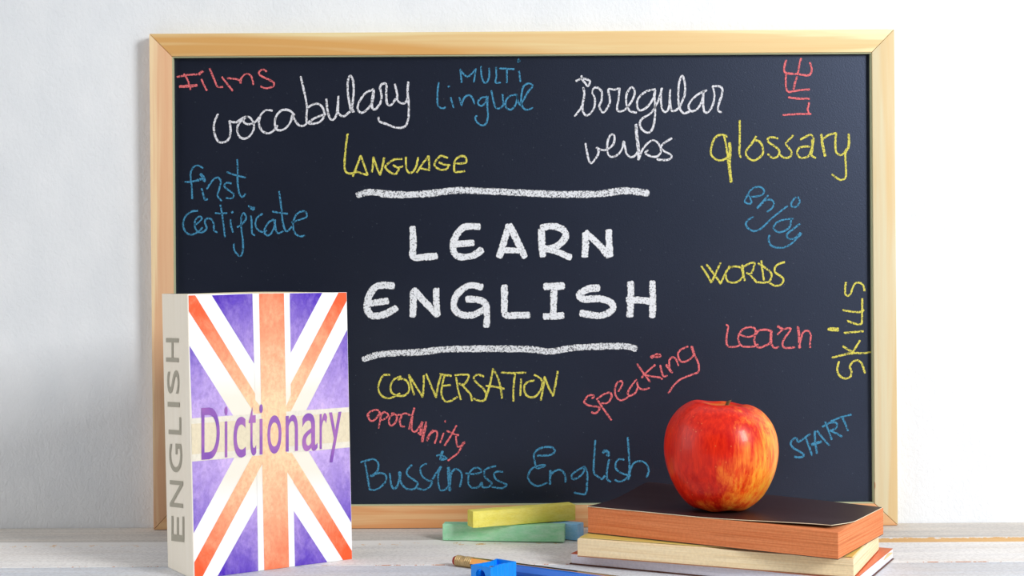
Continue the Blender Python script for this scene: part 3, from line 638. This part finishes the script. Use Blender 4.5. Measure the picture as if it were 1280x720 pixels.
dp = Mat('dictionary_pages', 0.8, 0.15, srgb(226, 214, 178))
vs, fs = [], []
nx, ny = 14, 6
for i in range(nx + 1):
    for j in range(ny + 1):
        a = 0.0004 + (DW - 0.003) * i / nx; b = 0.0008 + (DT - 0.0016) * j / ny
        h = DH - 0.0002 + 0.0011 * math.sin(math.pi * min(1, i / nx * 1.05)) * math.sin(math.pi * min(1, j / ny + 0.2))
        vs.append(DP(a, b, h))
nb = len(vs)
for i in range(nx):
    for j in range(ny):
        k = i * (ny + 1) + j; fs.append((k, k + ny + 1, k + ny + 2, k + 1))
ring = [i * (ny + 1) for i in range(nx + 1)] + [nx * (ny + 1) + j for j in range(1, ny + 1)] + [i * (ny + 1) + ny for i in range(nx - 1, -1, -1)] + [j for j in range(ny - 1, 0, -1)]
for r_ in ring:
    v = vs[r_]; i, j = divmod(r_, ny + 1)
    vs.append(DP(0.0004 + (DW - 0.003) * i / nx, 0.0008 + (DT - 0.0016) * j / ny, 0.001))
L_ = len(ring)
for q in range(L_):
    fs.append((ring[q], ring[(q + 1) % L_], nb + (q + 1) % L_, nb + q))
fs.append(tuple(nb + q for q in range(L_)))
dpo = from_data('pages', vs, fs, dp, dic); recalc(dpo.data); dpo['label'] = 'cream page block'

# ------------------------------------------------------------------ stack of paperbacks
def sm(e0, e1, x):
    t = min(1, max(0, (x - e0) / (e1 - e0))); return t * t * (3 - 2 * t)
def sheet(name, parent, mats, nu, nv, pos, th):
    """thin sheet with thickness th; pos(a,s) gives the underside point"""
    vs, fs, ids = [], [], []
    for k in (0, 1):
        for i in range(nu + 1):
            for j in range(nv + 1):
                p = pos(i / nu, j / nv); vs.append(p + Vector((0, 0, th * k)))
    N = (nu + 1) * (nv + 1); g = lambda i, j, k: k * N + i * (nv + 1) + j
    for i in range(nu):
        for j in range(nv):
            fs.append((g(i, j, 1), g(i + 1, j, 1), g(i + 1, j + 1, 1), g(i, j + 1, 1))); ids.append(0)
            fs.append((g(i, j, 0), g(i, j + 1, 0), g(i + 1, j + 1, 0), g(i + 1, j, 0))); ids.append(0)
    for i in range(nu):
        fs.append((g(i, 0, 0), g(i + 1, 0, 0), g(i + 1, 0, 1), g(i, 0, 1))); ids.append(1)
        fs.append((g(i, nv, 0), g(i, nv, 1), g(i + 1, nv, 1), g(i + 1, nv, 0))); ids.append(1)
    for j in range(nv):
        fs.append((g(0, j, 0), g(0, j, 1), g(0, j + 1, 1), g(0, j + 1, 0))); ids.append(1)
        fs.append((g(nu, j, 0), g(nu, j + 1, 0), g(nu, j + 1, 1), g(nu, j, 1))); ids.append(1)
    o = from_data(name, vs, fs, mats, parent, idx=ids); recalc(o.data)
    for p, i in zip(o.data.polygons, ids): p.use_smooth = (i == 0)
    o.data.set_sharp_from_angle(angle=math.radians(50))
    return o
def slab(name, parent, mat, nu, nv, bot, top):
    vs, fs = [], []
    for fn in (bot, top):
        for i in range(nu + 1):
            for j in range(nv + 1): vs.append(fn(i / nu, j / nv))
    N = (nu + 1) * (nv + 1); g = lambda i, j, k: k * N + i * (nv + 1) + j
    for i in range(nu):
        for j in range(nv):
            fs.append((g(i, j, 1), g(i + 1, j, 1), g(i + 1, j + 1, 1), g(i, j + 1, 1))); fs.append((g(i, j, 0), g(i, j + 1, 0), g(i + 1, j + 1, 0), g(i + 1, j, 0)))
        fs.append((g(i, 0, 0), g(i + 1, 0, 0), g(i + 1, 0, 1), g(i, 0, 1))); fs.append((g(i, nv, 0), g(i, nv, 1), g(i + 1, nv, 1), g(i + 1, nv, 0)))
    for j in range(nv):
        fs.append((g(0, j, 0), g(0, j, 1), g(0, j + 1, 1), g(0, j + 1, 0))); fs.append((g(nu, j, 0), g(nu, j + 1, 0), g(nu, j + 1, 1), g(nu, j, 1)))
    o = from_data(name, vs, fs, mat, parent); recalc(o.data); return o
def book_frame(fl, fr, z):          # front-left and front-right corners at height z -> origin, length, yaw
    a = PZ(*fl, z); b = PZ(*fr, z); d = b - a
    return Vector((a.x, a.y, 0)), d.length, math.atan2(d.y, d.x)
BT = [0.0078, 0.0212, 0.0405]        # tops of the three books
# bottom book: white pages, orange cover
oA = PZ(714.3, 691.5, BT[0]); oR = PZ(1115.8, 685.3, BT[0])
dirA = math.radians(-26.8); ex = Vector((math.cos(dirA), math.sin(dirA), 0)); ey = Vector((-ex.y, ex.x, 0))
LA = (oR - oA).dot(ex); WA = (oR - oA).dot(ey)
book_a = empty('paperback_book', (oA.x, oA.y, 0), (0, 0, dirA))
tag(book_a, 'thin paperback with orange cover and white pages at the bottom of the stack', 'book', 'paperbacks stacked under the apple')
brown_e = Mat('dark_cover_edge', 0.6, 0.3, srgb(96, 52, 36)); org_c = Mat('orange_glossy_cover', 0.3, 0.5, srgb(222, 92, 44)); org_e = Mat('orange_cover_edge', 0.6, 0.3, srgb(200, 96, 50))
wp = page_mat('white_pages', srgb(240, 240, 250), srgb(230, 230, 244), 3000)
pa = sheet('back_cover', book_a, [brown_e, brown_e], 6, 4, lambda a, s: Vector((-0.001 + a * (LA + 0.002), -0.0012 + s * (WA + 0.001), 0.0003)), 0.0005); pa['label'] = 'dark brown bottom cover'
pa = slab('pages', book_a, wp, 6, 4, lambda a, s: Vector((a * LA, s * WA, 0.0009)), lambda a, s: Vector((a * LA, s * WA, BT[0] - 0.0005))); pa['label'] = 'white page block'
pa = sheet('front_cover', book_a, [org_c, org_e], 6, 4, lambda a, s: Vector((-0.0003 + a * (LA + 0.0004), s * WA, BT[0] - 0.0005)), 0.0004); pa['label'] = 'orange top cover'
tabm = Mat('cream_folded_page', 0.7, 0.2, srgb(226, 200, 150))
tb = slab('folded_page', book_a, tabm, 8, 1, lambda a, s: Vector((LA - 0.0004 + 0.0012 * s, WA - 0.030 + a * 0.026, BT[0] - 0.0028)), lambda a, s: Vector((LA - 0.0004 + 0.0012 * s, WA - 0.030 + a * 0.026, BT[0] - 0.0028 + 0.0018 * math.sin(math.pi * a * 0.9))))
tb['label'] = 'cream folded page edge'

# middle book: cream pages, olive yellow cover
oB, LB, dirB = book_frame((721.8, 671.8), (1066.5, 696.8), BT[1])
eyB = Vector((-math.sin(dirB), math.cos(dirB), 0)); rb = PZ(1103, 664.5, BT[1]); WB = (rb - oB).dot(eyB)
book_b = empty('paperback_book', (oB.x, oB.y, BT[0]), (0, 0, dirB))
tag(book_b, 'middle paperback of the stack with cream pages and an olive yellow cover', 'book', 'paperbacks stacked under the apple')
HB = BT[1] - BT[0]
cp = page_mat('cream_pages', srgb(252, 234, 196), srgb(240, 214, 168), 1500)
olive = Mat('olive_yellow_cover', 0.35, 0.5, srgb(216, 192, 100)); olive_e = Mat('olive_cover_edge', 0.6, 0.3, srgb(226, 208, 130))
brn = Mat('brown_cover_edge', 0.6, 0.3, srgb(170, 120, 84))
pb = sheet('back_cover', book_b, [brn, brn], 6, 4, lambda a, s: Vector((a * LB, -0.0005 + s * (WB + 0.0005), 0.0002)), 0.0005); pb['label'] = 'brown bottom cover'
def topB(a, s): return Vector((a * LB, s * WB, HB - 0.0012 + 0.0007 * sm(0, 0.05, s)))
pb = slab('pages', book_b, cp, 10, 12, lambda a, s: Vector((a * LB + 0.0004 * math.sin(a * 9), s * WB, 0.0008)), topB); pb['label'] = 'cream page block'
pb = sheet('front_cover', book_b, [olive, olive_e], 12, 10, lambda a, s: Vector((0.0006 + a * (LB - 0.0016), 0.003 + s * (WB - 0.003), HB - 0.00048)), 0.0004); pb['label'] = 'olive yellow top cover'

# top book: orange-brown page edges, near-black curling cover
oC, LC, dirC = book_frame((735, 632.4), (1047.5, 662.3), BT[2])
eyC = Vector((-math.sin(dirC), math.cos(dirC), 0)); exC = Vector((math.cos(dirC), math.sin(dirC), 0))
rc = PZ(1104, 633.9, BT[2]); WC = (rc - oC).dot(eyC)
book_c = empty('paperback_book', (oC.x, oC.y, BT[1]), (0, 0, dirC))
tag(book_c, 'top paperback with orange-brown page edges and a curling dark brown cover', 'book', 'paperbacks stacked under the apple')
HC = BT[2] - BT[1]; skC = (rc - oC).dot(exC) - LC
def lift(a, s):
    f = -0.0009 * math.sin(math.pi * min(1, s / 0.6)) + 0.0042 * sm(0.42, 1.0, s) ** 1.3
    return f * max(0, 1 - a) ** 0.9
op = page_mat('orange_brown_pages', srgb(234, 148, 98), srgb(214, 120, 72), 1300)
def colC(a, s): return Vector((a * LC + s * skC, s * WC, 0))
def topC(a, s):
    return colC(a, s) + Vector((0, 0, HC - 0.0006 + lift(a, s) - 0.0012 * sm(0.5, 1, a) * (1 - sm(0, 0.3, s))))
dkc = Mat('dark_brown_cover', 0.42, 0.45)
dkc.color(dkc.mix(dkc.ramp(dkc.noise(dkc.coord((500, 500, 500)), 1, 2), [(0.62, 0), (0.75, 0.25)]), srgb(50, 26, 24), srgb(100, 80, 76)))
cre = Mat('cream_cover_edge', 0.7, 0.2, srgb(240, 232, 200))
pcb = sheet('back_cover', book_c, [brn, Mat('black_cover_edge', 0.6, 0.3, srgb(60, 50, 40))], 10, 4, lambda a, s: colC(a, s) + Vector((0, -0.0004 * (1 - s), 0.00025)), 0.0004)
pcb['label'] = 'dark edged bottom cover'
pcp = slab('pages', book_c, op, 24, 16, lambda a, s: colC(a, s) + Vector((0, 0, 0.0007)), topC); pcp['label'] = 'orange-brown page block'
def posC(a, s):
    ia = 0.0085 * sm(0.45, 1.0, a)                          # the cover has crept back from the front right corner
    y0 = ia / WC; s2 = y0 + s * (1 - y0)
    r0 = 0.0065 * (1 - min(1, s / 0.32)) ** 2 * sm(0.8, 1, a)
    p = colC(a, s2); p.x -= r0; p.x -= 0.0004
    p.y -= 0.0004 * (1 - s)
    p.z = HC - 0.00055 + lift(a, s2) + 0.0013 * sm(0.45, 0.95, a) * (1 - sm(0, 0.4, s)) + 0.00003
    return p
pcc = sheet('front_cover', book_c, [dkc, cre], 60, 30, posC, 0.0004); pcc['label'] = 'near-black brown cover with a cream cut edge'

# ------------------------------------------------------------------ apple
skin = Mat('apple_skin', 0.38, 0.28, coat=0.14, coat_rough=0.12)
ac = skin.coord((1, 1, 1))
x_, y_, z_ = skin.sep(ac)[:3]
str1 = skin.noise(skin.coord((85, 85, 9)), 1, 5, 0.7, 0.6)
str2 = skin.noise(skin.coord((330, 330, 45)), 1, 4, 0.7, 0.3)
mot = skin.noise(skin.coord((45, 45, 30), loc=(2, 5, 1)), 1, 4, 0.6)
# ripe side to the left, yellow blush to the lower right
blush = skin.math('ADD', skin.math('MULTIPLY', x_, 12.0), skin.math('MULTIPLY', z_, -5.0))
blush = skin.math('ADD', blush, skin.math('ADD', skin.math('MULTIPLY', skin.math('SUBTRACT', str1, 0.5), 1.1), skin.math('MULTIPLY', skin.math('SUBTRACT', mot, 0.5), 0.9)))
blush = skin.math('ADD', blush, 0.50)
red = skin.mix(skin.ramp(str2, [(0.35, 0), (0.7, 1)]), srgb(196, 14, 3), srgb(238, 48, 12))
org = skin.mix(skin.ramp(str2, [(0.38, 0), (0.62, 1)]), srgb(246, 76, 14), srgb(255, 160, 50))
yel = skin.mix(skin.ramp(str2, [(0.38, 0), (0.66, 1)]), srgb(248, 120, 24), srgb(244, 186, 52))
col = skin.mix(skin.ramp(blush, [(0.30, 0), (0.62, 1)]), red, org)
col = skin.mix(skin.ramp(blush, [(0.62, 0), (0.95, 1)]), col, yel)
cavity = skin.math('SUBTRACT', 1.0, skin.math('MULTIPLY', skin.math('ADD', skin.math('MULTIPLY', x_, x_), skin.math('MULTIPLY', y_, y_)), 1 / 0.0142 ** 2))
cav = skin.math('MULTIPLY', skin.ramp(cavity, [(0, 0), (0.7, 1)]), skin.ramp(skin.math('MULTIPLY', z_, 14), [(0.55, 0), (0.75, 1)]))
col = skin.mix(skin.math('MULTIPLY', cav, 0.7), col, srgb(190, 150, 50))
vr = skin.n.new('ShaderNodeTexVoronoi'); vr.inputs['Scale'].default_value = 1; skin.link(skin.coord((230, 230, 230)), vr.inputs['Vector'])
col = skin.mix(skin.math('MULTIPLY', skin.ramp(vr.outputs['Distance'], [(0.0, 1), (0.13, 0)]), 0.45), col, srgb(244, 190, 110))
skin.color(col); skin.bump(str2, 0.05, 0.0005)
AC = PZ(901, 636.0, BT[2]); 
apple = empty('apple', (AC.x, AC.y, BT[2])); tag(apple, 'red apple with yellow blush lying on the dark cover of the top book', 'apple')
prof = [(0, 0.75), (0.45, 0.55), (0.95, 0.18), (1.45, 0.0), (1.95, 0.12), (2.55, 0.62), (3.12, 1.42), (3.57, 2.4), (3.82, 3.4), (3.88, 4.2), (3.77, 5.1), (3.47, 5.9), (3.0, 6.55), (2.45, 6.98), (1.85, 7.2), (1.25, 7.08), (0.7, 6.7), (0.3, 6.4), (0, 6.3)]
prof = [(r * 1.012, z * 1.02) for r, z in prof]
PR = catmull([(r, z, 0) for r, z in prof], 5)
NT = 96; vs, fs = [], []
PR = [p for p in PR if p.x > 0.02]
for p in PR:
    for k in range(NT):
        t = 2 * math.pi * k / NT
        hh = min(1.0, p.y / 7.35)
        lob = 1 + 0.020 * math.cos(5 * t + 0.7) * (1 - hh) ** 1.5 + 0.008 * math.cos(5 * t + 0.3) * hh ** 2 + 0.008 * math.cos(2 * t + 0.9)
        r = p.x * lob * 0.01; z = p.y * 0.01
        z += (0.0014 * (-math.cos(t)) * hh ** 2 * min(1, p.x / 1.8)) + 0.0004 * math.cos(5 * t + 0.3) * hh ** 3 * min(1, p.x / 1.5)
        if hh < 0.12: z += 0.0008 * (1 + math.cos(5 * t + 0.7)) * (1 - hh / 0.12) * min(1, p.x / 1.2) * 0.8
        vs.append(Vector((r * math.cos(t), r * math.sin(t), z)))
nr = len(PR)
for i in range(nr - 1):
    for k in range(NT): fs.append((i * NT + k, i * NT + (k + 1) % NT, (i + 1) * NT + (k + 1) % NT, (i + 1) * NT + k))
fs.append(tuple(range(NT - 1, -1, -1))); fs.append(tuple((nr - 1) * NT + k for k in range(NT)))
body = from_data('body', vs, fs, skin, apple, True); recalc(body.data)
for p in body.data.polygons: p.use_smooth = True
mn = min(v.co.z for v in body.data.vertices)
for v in body.data.vertices: v.co.z += 0.0001 - mn
stm = Mat('brown_stem', 0.7, 0.2); stm.color(stm.ramp(stm.noise(stm.coord((300, 300, 120)), 1, 3), [(0.3, srgb(84, 58, 34)), (0.7, srgb(140, 108, 66))]))
vs, fs = [], []
pts = [(0.003, 0, 0.0630), (0.0036, 0, 0.0680), (0.0046, 0.0002, 0.0722), (0.0060, 0.0002, 0.0752)]
rad = [0.0011, 0.0011, 0.0013, 0.0019]
for (x, y, z), r in zip(pts, rad):
    for k in range(10):
        t = 2 * math.pi * k / 10; vs.append((x + r * math.cos(t), y + r * math.sin(t), z + (0.0006 * math.cos(t) if r > 0.0015 else 0)))
for i in range(3):
    for k in range(10): fs.append((i * 10 + k, i * 10 + (k + 1) % 10, (i + 1) * 10 + (k + 1) % 10, (i + 1) * 10 + k))
fs.append(tuple(range(9, -1, -1))); fs.append(tuple(30 + k for k in range(10)))
st = from_data('stem', vs, fs, stm, apple, True); st['label'] = 'short brown stem'

# ------------------------------------------------------------------ chalk sticks
def chalk_stick_mat(name, c, d):
    m = Mat(name, 0.9, 0.15)
    a = m.noise(m.coord((90, 260, 260)), 1, 5, 0.65); b = m.noise(m.coord((400, 900, 900)), 1, 3, 0.7)
    sp_ = m.noise(m.coord((330, 330, 330)), 1, 1)
    col = m.mix(m.ramp(a, [(0.35, 0), (0.68, 1)]), c, d)
    col = m.mix(m.ramp(b, [(0.3, 0.3), (0.5, 0)]), col, tuple(k * 0.7 for k in c))
    col = m.mix(m.ramp(sp_, [(0.75, 0), (0.78, 0.6)]), col, tuple(k * 0.25 for k in c))
    m.color(col); m.bump(b, 0.35, 0.0006); return m
def chalk(loc, yaw, L, W, H, c, d, label, mname, pitch=0.0):
    m = chalk_stick_mat(mname, c, d)
    nx = 26; vs, fs = [], []
    for i in range(nx + 1):
        x = L * i / nx
        for (y, z) in ((0, 0), (W, 0), (W, H), (0, H)):
            j = noise.noise(Vector((x * 90, y * 300, z * 300 + L * 100))) * 0.00022
            vs.append(Vector((x, y + j, max(z + j, 0.0))))
    for i in range(nx):
        for j in range(4):
            a, b = i * 4 + j, i * 4 + (j + 1) % 4; fs.append((a, b, b + 4, a + 4))
    fs.append((0, 3, 2, 1)); fs.append(tuple(nx * 4 + j for j in range(4)))
    o = from_data('chalk_stick', vs, fs, m); recalc(o.data); bevel(o, 0.0006, 2, 50)
    o.location = loc; o.rotation_euler = (0, pitch, yaw)
    tag(o, label, 'chalk', 'chalk sticks in front of the blackboard'); return o
g0 = PZ(553.2, 675.4, 0.0003); g1 = PZ(705.3, 677.9, 0.0003); dg = g1 - g0
chalk(g0, math.atan2(dg.y, dg.x), dg.length, 0.0122, 0.0125, srgb(156, 230, 180), srgb(196, 240, 208), 'green chalk stick lying in front, under the yellow one', 'green_chalk')
yaw_b = math.radians(-25); br = PZ(722.3, 675.8, 0.0003); Lb = 0.062
chalk(br - Vector((math.cos(yaw_b), math.sin(yaw_b), 0)) * Lb, yaw_b, Lb, 0.0122, 0.0123, srgb(138, 204, 250), srgb(180, 222, 252), 'pale blue chalk stick behind the green one, beside the books', 'blue_chalk')
y0_ = PZ(591.2, 660.2, 0.0131); y1_ = PZ(719.6, 650.4, 0.0131); dy = y1_ - y0_
chalk(y0_, math.atan2(dy.y, dy.x), dy.length, 0.0122, 0.0125, srgb(240, 226, 98), srgb(248, 238, 130), 'yellow chalk stick resting across the green and blue ones', 'yellow_chalk')

# ------------------------------------------------------------------ pencils
def pencil(name, p0, yaw, label, L, mats6, ferrule):
    root = empty(name, (p0.x, p0.y, 0.0), (0, 0, yaw)); tag(root, label, 'pencil')
    R = 0.0040; zc = R * math.cos(math.radians(30)) + 0.0002
    st0 = 0.0 if not ferrule else 0.0165
    ring = lambda x, r, n=6, off=0: [(x, r * math.cos(math.radians(60 * k + off)), zc + r * math.sin(math.radians(60 * k + off))) for k in range(n)]
    end = L - 0.020
    vs = ring(st0, R) + ring(end, R); fs = [(k, (k + 1) % 6, 6 + (k + 1) % 6, 6 + k) for k in range(6)] + [(5, 4, 3, 2, 1, 0), (6, 7, 8, 9, 10, 11)]
    o = from_data('shaft', vs, fs, mats6[0], root, idx=[mats6[1][k] for k in range(6)] + [0, 0]); recalc(o.data)
    wood = bpy.data.materials.get('pencil_wood') or Mat('pencil_wood', 0.7, 0.2, srgb(222, 178, 124)).m
    lead = bpy.data.materials.get('pencil_lead') or Mat('pencil_lead', 0.5, 0.3, srgb(50, 50, 54)).m
    n = 12
    rr = lambda x, r: [(x, r * math.cos(2 * math.pi * k / n), zc + r * math.sin(2 * math.pi * k / n)) for k in range(n)]
    vs = rr(end, R * 0.90) + rr(L - 0.005, 0.0011)
    fs = [(k, (k + 1) % n, n + (k + 1) % n, n + k) for k in range(n)] + [tuple(range(n - 1, -1, -1)), tuple(range(n, 2 * n))]
    o = from_data('sharpened_wood', vs, fs, wood, root, True); recalc(o.data)
    vs = rr(L - 0.005, 0.0011) + [(L, 0, zc)]
    fs = [(k, (k + 1) % n, n) for k in range(n)] + [tuple(range(n - 1, -1, -1))]
    o = from_data('lead', vs, fs, lead, root, True); recalc(o.data)
    if ferrule:
        gold = Mat('gold_ferrule', 0.42, 0.5, srgb(206, 176, 124), metal=0.6)
        n = 24; vs, fs = [], []
        xs = [0.0030 + 0.0138 * i / 46 for i in range(47)]
        for i, x in enumerate(xs):
            r = 0.00375 + 0.00038 * math.sin(i * 1.15) * (1 if (i < 18 or i > 26) else 0.3)
            if i in (0, 46): r = 0.0035
            vs += [(x, r * math.cos(2 * math.pi * k / n), zc + r * math.sin(2 * math.pi * k / n)) for k in range(n)]
        for i in range(46):
            for k in range(n): fs.append((i * n + k, i * n + (k + 1) % n, (i + 1) * n + (k + 1) % n, (i + 1) * n + k))
        fs.append(tuple(range(n - 1, -1, -1))); fs.append(tuple(46 * n + k for k in range(n)))
        o = from_data('ferrule', vs, fs, gold, root, True); recalc(o.data); o['label'] = 'ribbed gold-coloured ferrule'
        er = Mat('worn_red_eraser', 0.85, 0.15, srgb(176, 70, 64)); vs, fs = [], []
        pf = [(0.0035, 0.0034), (0.0018, 0.0034), (0.0008, 0.0029), (0.0002, 0.0018), (0.0, 0.0004)]
        for x, r in pf: vs += [(x, r * math.cos(2 * math.pi * k / n), zc + r * math.sin(2 * math.pi * k / n)) for k in range(n)]
        for i in range(4):
            for k in range(n): fs.append((i * n + k, i * n + (k + 1) % n, (i + 1) * n + (k + 1) % n, (i + 1) * n + k))
        fs.append(tuple(range(n - 1, -1, -1))); fs.append(tuple(4 * n + k for k in range(n)))
        o = from_data('eraser', vs, fs, er, root, True); recalc(o.data); o['label'] = 'worn red eraser tip'
    return root
ZT = 0.0071
a = PZ(567.0, 700.5, 0.0036); b = PZ(760, 717.6, ZT); dd = b - PZ(592, 696.2, ZT); yw = math.atan2(dd.y, dd.x)
blk = Mat('black_lacquer', 0.25, 0.5, srgb(24, 20, 20), coat=0.4); orl = Mat('orange_lacquer', 0.28, 0.5, srgb(244, 158, 20), coat=0.4)
pencil('pencil', a, yw, 'orange and black striped pencil with worn red eraser behind the blue sharpener', 0.165, ([orl, blk], [0, 1, 0, 1, 0, 0]), True)
blu = Mat('blue_lacquer', 0.35, 0.5, srgb(6, 108, 214), coat=0.05)
pb0 = PZ(640, 703.6, ZT)
perp = Vector((math.sin(yw), -math.cos(yw), 0))
p0b = Vector((pb0.x, pb0.y, 0)) + perp * 0.0048 - Vector((math.cos(yw), math.sin(yw), 0)) * 0.0005
pencil('pencil', p0b, yw - 0.006, 'plain blue pencil lying along the orange and black pencil', 0.15, ([blu], [0] * 6), False)

# ------------------------------------------------------------------ sharpener
SHt = 0.0135
k0 = PZ(613.2, 710.0, SHt); k1 = PZ(645.2, 701.9, SHt); k2 = PZ(592.8, 705.0, SHt)
ds = k1 - k0; LS = ds.length; yS = math.atan2(ds.y, ds.x); WS = (k2 - k0).dot(Vector((-math.sin(yS), math.cos(yS), 0)))
WS = max(0.0135, min(0.0175, WS))
shp = empty('pencil_sharpener', (k0.x, k0.y, 0), (0, 0, yS)); tag(shp, 'small bright blue plastic sharpener standing before the pencils', 'sharpener')
bp = Mat('blue_plastic', 0.32, 0.5, srgb(8, 146, 252))
front, back = [], []
NS = 44
for i in range(NS + 1):
    t = i / NS; x = LS * t
    wst = 0.0022 * math.sin(math.pi * min(1, max(0, (t - 0.08) / 0.92))) ** 1.2
    gr = 0.00035 * (1 if (0.22 < t < 0.9 and int(t * NS / 3.2) % 2 == 0) else 0)
    front.append((x, wst + gr)); back.append((x, WS - wst - gr))
loop = front + back[::-1]
bodyS = prism('body', [Vector((x, y, 0.0002)) for x, y in loop], [Vector((x, y, SHt)) for x, y in loop], bp, shp)
def cutter(vsb, vst):
    o = prism('cut', vsb, vst, bp); return o
wt = 0.0013
cav = cutter([Vector((wt + 0.002, 0.0042, 0.0085)), Vector((LS - wt, 0.0042, 0.0065)), Vector((LS - wt, WS - 0.0042, 0.0065)), Vector((wt + 0.002, WS - 0.0042, 0.0085))],
             [Vector((wt, wt, SHt + 0.002)), Vector((LS - wt, wt, SHt + 0.002)), Vector((LS - wt, WS - wt, SHt + 0.002)), Vector((wt, WS - wt, SHt + 0.002))])
# the recess follows the waisted sides
inn = [(x, y + wt) for x, y in front if wt <= x <= LS - wt] + [(x, y - wt) for x, y in back[::-1] if wt <= x <= LS - wt]
bpy.data.objects.remove(cav)
cav = cutter([Vector((x, y, 0.0096)) for x, y in inn], [Vector((x, y, SHt + 0.002)) for x, y in inn])
n = 28; cy_, cz_ = WS * 0.52, 0.0076
hole = cutter([Vector((-0.002, cy_ + 0.0044 * math.cos(2 * math.pi * k / n), cz_ + 0.0044 * math.sin(2 * math.pi * k / n))) for k in range(n)],
              [Vector((0.019, cy_ + 0.0012 * math.cos(2 * math.pi * k / n), cz_ + 0.0012 * math.sin(2 * math.pi * k / n))) for k in range(n)])
for ct_ in (cav, hole):
    ct_.parent = shp
    md = bodyS.modifiers.new('b', 'BOOLEAN'); md.operation = 'DIFFERENCE'; md.solver = 'EXACT'; md.object = ct_
dg_ = bpy.context.evaluated_depsgraph_get(); dg_.update()
nm_ = bpy.data.meshes.new_from_object(bodyS.evaluated_get(dg_)); bodyS.modifiers.clear(); bodyS.data = nm_; nm_.name = 'body'
for ct_ in (cav, hole): bpy.data.objects.remove(ct_)
steel = Mat('steel_blade', 0.25, 0.5, srgb(190, 192, 196), metal=1.0); brass = Mat('screw_metal', 0.3, 0.5, srgb(220, 205, 175), metal=1.0)
bl = box('blade', 0.004, LS - 0.003, 0.0048, WS - 0.0048, 0.0097, 0.0102, steel, shp); bl['label'] = 'steel blade'
n = 16; scx, scy = LS * 0.42, WS * 0.5
sc_ = prism('screw', [Vector((scx + 0.0019 * math.cos(2 * math.pi * k / n), scy + 0.0019 * math.sin(2 * math.pi * k / n), 0.0102)) for k in range(n)],
            [Vector((scx + 0.0015 * math.cos(2 * math.pi * k / n), scy + 0.0015 * math.sin(2 * math.pi * k / n), 0.0118)) for k in range(n)], brass, shp); sc_['label'] = 'metal screw head'
print('INFO', 'DW', DW, 'LA', LA, 'WA', WA, 'LB', LB, 'WB', WB, math.degrees(dirB), 'LC', LC, 'WC', WC, 'sk', skC, math.degrees(dirC), 'LS', LS, 'WS', WS, 'green', dg.length, 'yel', dy.length, math.degrees(yw), 'apple', AC)
